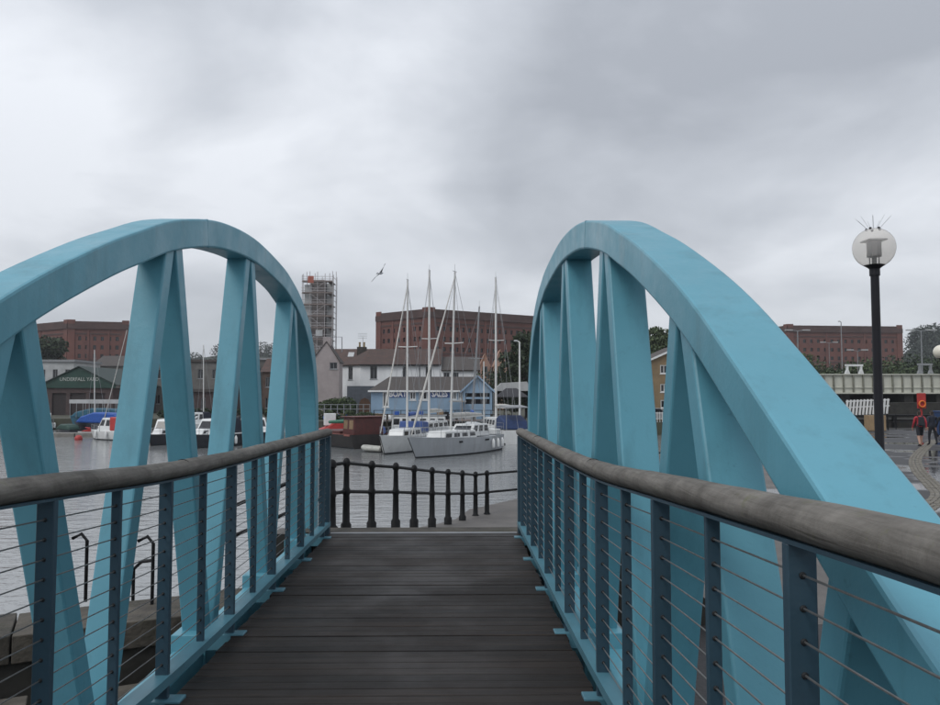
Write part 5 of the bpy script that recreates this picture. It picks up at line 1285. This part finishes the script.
# --- pale and grey buildings behind
def block(label, name, pa, pb, pt, Yv, m, roofm, cols_, rws, dep=10, pitched=True, cat='building', fm=GREYM):
    xa, xb = X_at(pa, Yv), X_at(pb, Yv); ze = at((pa + pb) / 2, pt, Yv)[2]
    t = thing(name, label, cat, ((xa + xb) / 2, Yv, -1.2)); W = xb - xa; H = ze + 1.2; ops = []
    for i in range(cols_):
        for j in range(rws):
            c = W * (i + .5) / cols_; zc2 = H * (j + .55) / rws - .1; ww = min(1.0, W / cols_ * .4); hh = min(1.5, H / rws * .5)
            ops.append((c - ww / 2, c + ww / 2, zc2 - hh / 2, zc2 + hh / 2))
    mb = MB().facade((xa, Yv, -1.2), (1, 0, 0), (0, -1, 0), W, H, ops, .2); poly = [(xa, Yv), (xb, Yv), (xb, Yv + dep), (xa, Yv + dep)]
    shell(mb, poly, -1.2, ze, (0,)); wl = mb.build('wall', m, t)
    for q in ops: house_window(t, (xa, Yv, -1.2), (1, 0, 0), (0, -1, 0), *q, .16, fr=.07, m=fm, sill=True)
    if pitched:
        mb = MB().add([(xa - .3, Yv - .3, ze), (xb + .3, Yv - .3, ze), (xb + .3, Yv + dep / 2, ze + 2.2), (xa - .3, Yv + dep / 2, ze + 2.2), (xb + .3, Yv + dep + .3, ze), (xa - .3, Yv + dep + .3, ze)], [(0, 1, 2, 3), (3, 2, 4, 5), (0, 3, 5), (1, 4, 2)]); mb.build('roof', roofm, t)
    else:
        MB().box(xa - .25, xb + .25, Yv - .25, Yv + dep + .2, ze + .003, ze + .4).build('roof', roofm, t)
    return t
block('pale clad industrial building behind the green shed', 'clad_building', 36, 73, 362, 136, PALEM, GREYM, 3, 2, 10, False)
block('low grey stone building right of the green shed roof', 'stone_building', 92, 128, 366, 150, GREYST, TILEG, 3, 2)
block('grey rubble stone building seen between second and third strut', 'stone_building', 150, 236, 362, 128, GREYST, TILEG, 6, 2, 12, False)
block('weathered stone terrace with pale band behind the third strut', 'stone_building', 240, 312, 360, 140, GREYST, GREYM, 6, 2, 12, False)
block('low brown boathouse below the grey rubble building', 'boathouse', 186, 232, 392, 106, mat('brown_boards', (0, 0, 0)), TILEG, 4, 1, 8, False)
block('dim brick outbuilding by the scaffolded tower foot', 'outbuilding', 262, 318, 372, 118, mat('dull_brick', (.11, .075, .06), .9, .15, 1, coord='World'), TILE, 5, 2, 8)
# dark slate wall and shed door left of the hut
dw = thing('slate_wall', 'dark slate grey yard wall left of the blue hut', 'wall', (X_at(360, 92), 92, -1.2))
MB().box(X_at(347, 92), X_at(374, 92), 92, 92.4, -1.2, at(360, 386, 92)[2]).build('wall', mat('slate', (.075, .085, .10), .8, .15, 2, coord='World'), dw)
mbp = [(X_at(360, 92) + a, b) for a, b in ((-.1, -1.2), (1.25, -1.2), (1.25, .6), (1.0, 1.1), (.58, 1.3), (.15, 1.1), (-.1, .6))]
MB().prism(mbp, 91.9, 91.995).build('arched_door', mat('rusty_door', (.11, .055, .03), .8, .2, 3), dw)
# low white marquee wall + dark tent on the right of the hut
mq = thing('white_marquee', 'low white tent roof right of the blue gable', 'tent', (X_at(508, 94), 94, -1.2))
xa, xb = X_at(493, 94), X_at(532, 94)
MB().prism([(xa, at(500, 391, 94)[2]), (xb, at(500, 391, 94)[2]), (xb - .6, at(500, 381.5, 94)[2]), (xa + 1, at(500, 383, 94)[2])], 94, 98).build('canopy', PALEM, mq, bevel=.02)
for x in (xa + .1, (xa + xb) / 2, xb - .1): MB().tube([(x, 94.1, -1.2), (x, 94.1, at(500, 390, 94)[2])], .05, 6).build('pole', GREYM, mq)
gt = thing('grey_awning', 'dark grey peaked awning in front of the white tent roof', 'tent', (X_at(508, 86), 86, -1.2))
xa, xb = X_at(496, 86), X_at(528, 86); ze, zt = at(508, 397, 86)[2], at(508, 388, 86)[2]
MB().add([(xa, 85, ze), (xb, 85, ze), (xb, 89, ze), (xa, 89, ze), ((xa + xb) / 2 - .6, 87, zt), ((xa + xb) / 2 + .6, 87, zt)], [(0, 1, 5, 4), (1, 2, 5), (2, 3, 4, 5), (3, 0, 4)]).build('canopy', mat('charcoal_cloth', (.045, .045, .05), .9, .1), gt)
for x in (xa + .05, xb - .05):
    for yv in (85.05, 88.95): MB().tube([(x, yv, -1.2), (x, yv, ze)], .05, 6).build('pole', BLACKP, gt)
# white lamp column by the tree
def column_light(px, pyt, Yv, label, arms=1, r=.07, m=GREYM, base=-1.2, arm=.9):
    p = at(px, pyt, Yv); t = thing('street_light', label, 'street light', (p[0], Yv, base), group='street light columns')
    MB().tube([(p[0], Yv, base), (p[0], Yv, base + 1.2), (p[0], Yv, p[2])], [r * 1.5, r * 1.1, r * .8], 8).build('column', m, t, smooth=True)
    for s_ in ((-1,), (-1, 1))[arms - 1]:
        MB().tube([(p[0], Yv, p[2]), (p[0] + s_ * arm * .5, Yv, p[2] + .1)], r * .6, 6).build('arm', m, t)
        MB().cbox((p[0] + s_ * arm * .8, Yv, p[2] + .12), arm * .7, .3, .16).build('lamp_head', PALEM, t, bevel=.04)
column_light(519.5, 342, 80.5, 'white light column in front of the dark tree', 1, .10, WHITEP, arm=.5)
column_light(797.5, 331, 112, 'grey street light column left of the white gantry', 2, .09, arm=1.6)
column_light(841, 322, 130, 'tallest thin pole in front of the right warehouse', 1, .09, arm=.4)
column_light(857.5, 351, 100, 'short twin street light above the white gantry', 2, .05, arm=1.2)
column_light(921, 331, 105, 'grey twin street light before the wooded hill', 2, .09, arm=1.8)
column_light(829, 343, 140, 'distant lit street lamp over the bushes', 2, .06, arm=1.4)

# ------------------------------------------------------------------ trees, bushes, hills
tree('broadleaf_tree', 'dark broadleaf tree right of the yacht masts', (X_at(527, 97), 97, -1.2), at(527, 334, 97)[2] + 1.2, 3.9, 11000, .22, LEAFD, trunk=.3, blobs=26, low=.15)
tree('broadleaf_tree', 'green tree behind the ochre brick house', (X_at(664, 112), 112, -1.2), at(664, 324, 112)[2] + 1.2, 4.2, 6000, .25, LEAFM, trunk=.3, blobs=20, low=.3)
tree('broadleaf_tree', 'dark tree in front of the left brick warehouse', (X_at(48, 190), 190, -1.2), at(48, 338, 190)[2] + 1.2, 5.5, 4500, .4, LEAFD, trunk=.4, blobs=20, low=.25)
tree('broadleaf_tree', 'small dark tree hidden between struts of the right arch', (X_at(590, 108), 108, -1.2), 7.5, 3.2, 3500, .24, LEAFD, trunk=.25, blobs=16, low=.2)
bush('ivy_bush', 'green ivy covered bank beneath the pink gable house', (X_at(335, 90), 90, -1.2), 1.9, 1.0, 2.7, 4000, .13, LEAFM)
bush('yard_bush', 'leafy dark bush between the white house and the tree', (X_at(497, 100), 100, -1.2), 2.6, 1.4, at(497, 366, 100)[2] + 1.2, 4200, .16, LEAFD)
bush('bank_scrub', 'low green scrub on the bank behind the barge', (X_at(352, 82), 82.0, -1.2), 3.0, .8, 1.2, 2600, .11, LEAFM)
bush('bank_scrub', 'dark scrub along the bank under the stone buildings', (X_at(215, 99), 99, -1.2), 8.0, .8, 1.3, 3500, .13, LEAFD)
for i, (px, hh) in enumerate(((762, 4.4), (800, 5.0), (838, 4.4), (875, 5.2), (908, 5.6), (940, 6.2), (976, 6.0), (720, 5.0))):
    bush('hedge_bush', ['leafy bush left of the grey light column', 'leafy bush under the left end of the right warehouse', 'leafy bush behind the white gantry', 'leafy bush behind the black lamp post', 'tall leafy bush at the right end of the warehouse', 'tall leafy bush below the wooded hill', 'leafy bush past the right picture edge', 'leafy bush hidden behind the right arch'][i], (X_at(px, 124 + (i % 3) * 5), 124 + (i % 3) * 5, -1.2), 4.6, 1.6, at(px, 396, 124)[2] - at(px, 396, 124)[2] + hh + 4.2, 4200, .26, LEAFM if i % 2 else LEAFD, group='bushes behind the girder bridge')
# hills
def hill(name, prof, Yv, depth, m):
    mb = MB(); tops = [at(px, py, Yv) for px, py in prof]
    for (a, b) in zip(tops[:-1], tops[1:]):
        mb.add([(a[0], Yv - depth, -1.3), (b[0], Yv - depth, -1.3), (b[0], Yv, b[2]), (a[0], Yv, a[2]), (b[0] * 1.3, Yv + depth * 2.5, -1.3), (a[0] * 1.3, Yv + depth * 2.5, -1.3)], [(0, 1, 2, 3), (3, 2, 4, 5)])
    return tag(mb.build(name, m), kind='structure'), tops
HILLM = mat('wooded_ground', (.035, .05, .03), .95, .25, .05, coord='World')
h1, T1 = hill('hill', [(868, 394), (880, 391), (892, 380), (902, 360), (912, 349), (926, 344), (945, 339), (1000, 332), (1090, 328), (1250, 335), (1450, 370)], 430, 110, HILLM)
h2, T2 = hill('distant_hill', [(-700, 372), (-300, 362), (-60, 360), (60, 358), (150, 360), (200, 358), (235, 353), (280, 355), (330, 366), (380, 378), (470, 385), (560, 378), (640, 372), (760, 374), (850, 380), (900, 385)], 620, 140, HILLM)
def wood(tops, Yv, depth, n, size, name, label, m):
    cs, rs = [], []
    for i in range(n):
        k = random.uniform(0, len(tops) - 1.001); a = tops[int(k)]; b = tops[int(k) + 1]; q = k - int(k); p = a + (b - a) * q
        f_ = random.random() ** 1.4
        z = -1.3 + (p[2] + 1.3) * (1 - f_); cs.append((p[0], Yv - depth * f_, z + size * random.uniform(2, 8))); rs.append(size * random.uniform(6, 13))
    V, F = leaves(cs, rs, n * 480, size * .8, .8)
    o = mesh_np(name, V, F, m, None, (0, 0, 0)); tag(o, label, 'woodland', kind='stuff')
wood(T1, 430, 110, 170, .75, 'hillside_wood', 'dark wooded hillside at the right edge', LEAFH)
wood(T2, 620, 140, 190, .8, 'distant_wood', 'far line of trees behind the left buildings', LEAFH)

# ------------------------------------------------------------------ right: girder bridge, lock gear
Yr = 84.0; gxr = lambda px: X_at(px, Yr); gzr = lambda py: at(880, py, Yr)[2]
gd = thing('girder_bridge', 'cream riveted plate girder swing bridge beyond the plaza', 'bridge', (gxr(880), Yr, -1.2))
xa, xb = gxr(745), gxr(1010); z1_, z0_ = gzr(375), gzr(392.5)
MB().box(xa, xb, Yr, Yr + .12, z0_, z1_).build('web_plate', CREAM, gd)
MB().box(xa, xb, Yr - .22, Yr + .3, z1_ + .002, z1_ + .12).build('top_flange', CREAM, gd); MB().box(xa, xb, Yr - .22, Yr + .3, z0_ - .14, z0_ - .002).build('bottom_flange', CREAM, gd)
n = 27
STIFF = mat('stiffener_grey', (.20, .20, .16), .6, .15, 2)
for i in range(n + 1):
    x = xa + (xb - xa) * i / n; MB().box(x - .07, x + .07, Yr - .18, Yr - .003, z0_, z1_).build('stiffener', STIFF, gd)
MB().box(xa, xb, Yr - .10, Yr - .004, (z0_ + z1_) / 2 - .45, (z0_ + z1_) / 2 - .38).build('rail', CREAM, gd)
MB().box(xa, xb, Yr + .3, Yr + 7, z0_ - .1, z0_ + .15).build('roadway', ASPH, gd); MB().box(xa, xb, Yr + 7, Yr + 7.12, z0_, z1_ - .1).build('web_plate', CREAM, gd)
for x in np.linspace(xa + 4, xb - 4, 7): MB().box(x - .5, x + .5, Yr + .2, Yr + 6.8, -1.2, z0_ - .15).build('pier', DARKW, gd)
# gantries on the girder
for (pc, wpx, zz, m, lab) in ((859.5, 14, 364, WHITEP, 'white portal frame standing on the girder bridge'), (931.5, 11, 363, GREYM, 'grey portal frame on the girder by the right edge')):
    t = thing('portal_frame', lab, 'gantry', (gxr(pc), Yr + 1, z1_), group='portal frames')
    x0_, x1_ = gxr(pc - wpx / 2), gxr(pc + wpx / 2); zt = gzr(zz); zb_ = z0_ + .15
    for x in (x0_, x1_):
        MB().box(x - .11, x + .11, Yr + .9, Yr + 1.12, zb_, zt - .22).build('leg', m, t); MB().prism([(x - .42, z1_ - .3), (x + .42, z1_ - .3), (x + .12, z1_ + .55), (x - .12, z1_ + .55)], Yr + .86, Yr + 1.16).build('foot', m, t)
    MB().box(x0_ - .2, x1_ + .2, Yr + .88, Yr + 1.14, zt - .22, zt).build('beam', m, t)
# lock wall behind the plaza, coloured dark as the shade under the girder bridge
lw = thing('lock_wall', 'dark timbered lock wall at the back of the plaza', 'wall', (X_at(860, 60), 60, -6))
xa, xb = 22.0, 90.0
MB().box(xa, xb, 62.0, 64.0, -6, -.35).build('wall', DARKW, lw)
for i in range(24): x = xa + 1 + i * 2.0; MB().box(x - .15, x + .15, 61.75, 61.99, -6, -.15).build('timber_post', IRON, lw)
MB().box(xa, xb, 61.7, 62.2, -.149, .02).build('timber_cap', IRON, lw)
MB().box(xa, xb, 70, 72, -6, .9).build('rear_wall', DARKW, lw)
# dark railing
dr = thing('lockside_railing', 'thin dark railing along the lockside behind the walkers', 'railing', (X_at(880, 58.5), 58.5, GZ))
for i in range(21): x = 22 + i * 1.6; MB().tube([(x, 58.5, GZ - .03), (x, 58.5, GZ + 1.1)], .035, 6).build('post', IRON, dr)
for z in (.55, 1.05): MB().tube([(22, 58.5, GZ + z), (54, 58.5, GZ + z)], .03, 6).build('rail', IRON, dr)
tag(MB().slab([(21, 58), (90, 58), (90, 61.7), (21, 61.7)], -6, GZ - .02).build('lockside', DARKW), kind='structure')
# white lock gate handrail
wg = thing('lock_gate_rail', 'white slatted lock gate barrier left and right of the lamp post', 'barrier', tuple(at(868, 414, 57)))
for i in range(13):
    px = 847 + i * 3.4; p0, p1 = at(px - 1.0, 415.5 - i * .15, 57), at(px + .6, 400 - i * .12, 57)
    MB().bar(tuple(p0), tuple(p1), .13, .05, (1, 0, 0)).build('slat', WHITEP, wg)
for k in (401.5, 407.5): MB().bar(tuple(at(846, k, 57.06)), tuple(at(889.5, k - 1.8, 57.06)), .05, .09, (0, 1, 0)).build('rail', WHITEP, wg)
for px in (850, 870, 887): MB().tube([(X_at(px, 57.12), 57.12, GZ - .05), tuple(at(px, 402, 57.12))], .05, 6).build('post', IRON, wg)
bxp = on(857, 429, GZ)
tag(MB().cbox((bxp[0], 56.3, GZ + .55), 1.2, .8, 1.1).build('plywood_box', mat('plywood', (.36, .25, .14), .8, .1, 2), bevel=.03), 'tan plywood box below the white barrier', 'box')
# lifebuoy post
lb = on(922, 436, GZ); lbt = thing('lifebuoy_post', 'red lifebuoy stand with orange ring behind the walkers', 'lifebuoy', (lb[0], lb[1], GZ)); x, y = lb[0], lb[1]
MB().box(x - .06, x + .06, y - .03, y + .03, GZ, GZ + 2.3).build('post', REDP, lbt); MB().box(x - .28, x + .28, y - .08, y - .032, GZ + 1.72, GZ + 2.68).build('board', REDP, lbt, bevel=.02)
MB().torus((x, y - .14, GZ + 2.0), .19, .05).build('ring', ORNG, lbt, smooth=True)
BINB = mat('bin_blue', (.02, .06, .16), .5, .1)
bn = on(939.5, 437, GZ); x, y = bn[0], bn[1]
x += .35
bt = thing('blue_bin', 'blue wheeled bin at the right edge behind the walkers', 'bin', (x, y, GZ))
MB().hexa([(x - .3, y - .3, GZ + .1), (x + .3, y - .3, GZ + .1), (x + .3, y + .3, GZ + .1), (x - .3, y + .3, GZ + .1), (x - .42, y - .42, GZ + 1.5), (x + .42, y - .42, GZ + 1.5), (x + .42, y + .42, GZ + 1.5), (x - .42, y + .42, GZ + 1.5)]).build('body', BINB, bt, bevel=.04)
MB().box(x - .46, x + .46, y - .46, y + .46, GZ + 1.503, GZ + 1.6).build('lid', BINB, bt, bevel=.03)
for s_ in (-1, 1): MB().tube([(x + s_ * .32, y + .3, GZ + .12), (x + s_ * .25, y + .3, GZ + .12)], .12, 10).build('wheel', BLACKP, bt)

# ------------------------------------------------------------------ bank clutter: jetty, fence
jt = thing('timber_jetty', 'timber landing stage under the blue hut', 'jetty', (X_at(420, 79), 79, WL))
for i in range(16): x = X_at(368, 79) + i * .95; MB().box(x, x + .9, 78.9, 80.9, -1.02, -.92).build('board', SCAFB, jt)
for i in range(9): x = X_at(368, 79) + .2 + i * 1.75; MB().tube([(x, 79.0, -5), (x, 79.0, -.3)], .11, 8).build('pile', BARK, jt)
bf = thing('bank_fence', 'thin grey fence along the bank left of the blue hut', 'fence', (X_at(345, 83.5), 83.5, -1.2))
xa, xb = X_at(318, 83.5), X_at(370, 83.5)
for i in range(9): x = xa + (xb - xa) * i / 8; MB().box(x - .04, x + .04, 83.46, 83.54, -1.2, at(345, 404, 83.5)[2]).build('post', GREYM, bf)
for py in (404.5, 409): MB().box(xa, xb, 83.42, 83.455, at(345, py, 83.5)[2] - .03, at(345, py, 83.5)[2] + .03).build('rail', GREYM, bf)
def upturned(px, Yv, Ln, m, label):
    x = X_at(px, Yv); t = thing('upturned_dinghy', label, 'dinghy', (x, Yv, -.92), rz=R(random.uniform(-25, 25)), group='dinghies on the bank')
    mb = MB(); n_ = 8; rows = []
    for i in range(n_ + 1):
        q = i / n_; hb2 = .62 * (1 - (2 * q - .9) ** 2 * .55) if q < .95 else .12; rows.append([((q - .5) * Ln, sg * hb2 * w_, zz) for sg, w_, zz in ((-1, 1, 0.02), (-1, .85, .32), (0, 0, .5), (1, .85, .32), (1, 1, 0.02))])
    for a, b in zip(rows[:-1], rows[1:]):
        for j in range(4): mb.add([a[j], b[j], b[j + 1], a[j + 1]], [(0, 1, 2, 3)])
    mb.add(rows[0], [(0, 1, 2, 3, 4)]); mb.add(rows[-1], [(4, 3, 2, 1, 0)])
    mb.build('hull', m, t, smooth=True); MB().box(-Ln * .45, Ln * .45, -.03, .03, .47, .55).build('keel', TANWOOD, t)
for px, Yv, Ln, m_, lab in ((392, 82, 3.0, WHITEP, 'white upturned dinghy below the first navy sign'), (418, 82.4, 2.6, GREENP, 'dark green upturned dinghy below the hut windows'), (458, 82, 3.0, GREYM, 'grey upturned dinghy by the hut porch'), (336, 82.6, 2.6, BLUET, 'blue upturned dinghy by the bank fence')): upturned(px, Yv, Ln, m_, lab)
for px, sx_2, hh, m_, lab in ((380, .9, .8, TANWOOD, 'tan timber crate at the left corner of the hut'), (404, .7, .6, GREYM, 'grey plastic crate under the hut wall'), (436, 1.0, .7, MAROON, 'maroon chest under the second navy sign'), (446, .6, 1.0, BLACKP, 'black drum shaped locker right of the maroon chest'), (470, 1.3, .9, PALEM, 'pale storage box under the blue gable')):
    x = X_at(px, 81.4); t = thing('storage_box', lab, 'box', (x, 81.4, -1.2), group='boxes on the landing')
    MB().box(x - sx_2 / 2, x + sx_2 / 2, 81.1, 81.7, -1.2, -1.2 + hh).build('body', m_, t, bevel=.03); MB().box(x - sx_2 / 2 - .04, x + sx_2 / 2 + .04, 81.06, 81.74, -1.197 + hh, -1.13 + hh).build('lid', m_, t, bevel=.02)
hf = thing('landing_railing', 'thin dark railing on the landing before the blue hut', 'railing', (X_at(430, 80.7), 80.7, -.92))
xa, xb = X_at(374, 80.7), X_at(500, 80.7)
for i in range(15): x = xa + (xb - xa) * i / 14; MB().box(x - .03, x + .03, 80.67, 80.73, -.95, .05).build('post', IRON, hf)
for z in (-.4, .02): MB().box(xa, xb, 80.64, 80.668, z - .03, z + .03).build('rail', IRON, hf)
# pontoon along the far left
pn = thing('pontoon', 'long low floating pontoon behind the moored boats on the left', 'pontoon', (X_at(110, 79), 79, WL))
xa = X_at(30, 78); 
for i in range(14): MB().box(xa + i * 2.45, xa + i * 2.45 + 2.35, 77.2, 78.8, WL - .2, WL + .38).build('float', mat('pontoon_grey', (.22, .21, .19), .8, .15, 2), pn, bevel=.03)

# ------------------------------------------------------------------ gull
gp = at(380.5, 273.5, 48)
gl = thing('gull', 'grey and white gull gliding with wings spread above the harbour', 'gull', tuple(gp), rz=R(62)); gl.rotation_euler = (R(-43), R(-8), R(62))
MB().tube([(-.26, 0, .0), (-.16, 0, .0), (0, 0, .01), (.14, 0, .02), (.22, 0, .04), (.28, 0, .04), (.34, 0, .025)], [.02, .05, .075, .065, .045, .04, .008], 10).build('body', FEATHER, gl, smooth=True)
MB().add([(-.24, -.02, .01), (-.42, -.09, .0), (-.44, 0, 0), (-.42, .09, 0), (-.24, .02, .01), (-.3, 0, .03)], [(0, 1, 2, 5), (5, 2, 3, 4)]).build('tail', FEATHER, gl)
for sg in (1, -1):
    up = .05
    sp = [(.0, .12, -.14, 0), (.28, .17, -.10, .62), (.46, .10, -.10, .8), (.72, -.12, -.18, 1.0)]
    mb = MB(); pts = []
    for d_, le, te, hh in sp: pts.append(((le, sg * (.04 + d_), .03 + hh * up + (0.11 if hh in (.62, .8) else 0)), (te, sg * (.04 + d_), .02 + hh * up)))
    for (a, b), (c, d_) in zip(pts[:-1], pts[1:]): 
        th_ = .012
        mb.hexa([(*a[:2], a[2] - th_), (*c[:2], c[2] - th_ * .5), (*d_[:2], d_[2]), (*b[:2], b[2]), (*a[:2], a[2] + th_), (*c[:2], c[2] + th_ * .5), (*d_[:2], d_[2] + .004), (*b[:2], b[2] + .004)])
    mb.build('wing', FEATHG, gl)

# ------------------------------------------------------------------ the damp air itself
hzb = MB().box(-1700, 1700, -500, 2500, -8, 95).build('haze', bpy.data.materials.new('damp_air'))
tag(hzb, kind='stuff')
m_ = hzb.data.materials[0]; m_.use_nodes = True; t_ = m_.node_tree; t_.nodes.clear()
o_ = t_.nodes.new('ShaderNodeOutputMaterial'); pv = t_.nodes.new('ShaderNodeVolumePrincipled')
pv.inputs['Color'].default_value = (0.86, 0.89, 0.94, 1); pv.inputs['Density'].default_value = 0.00028
t_.links.new(pv.outputs[0], o_.inputs['Volume'])
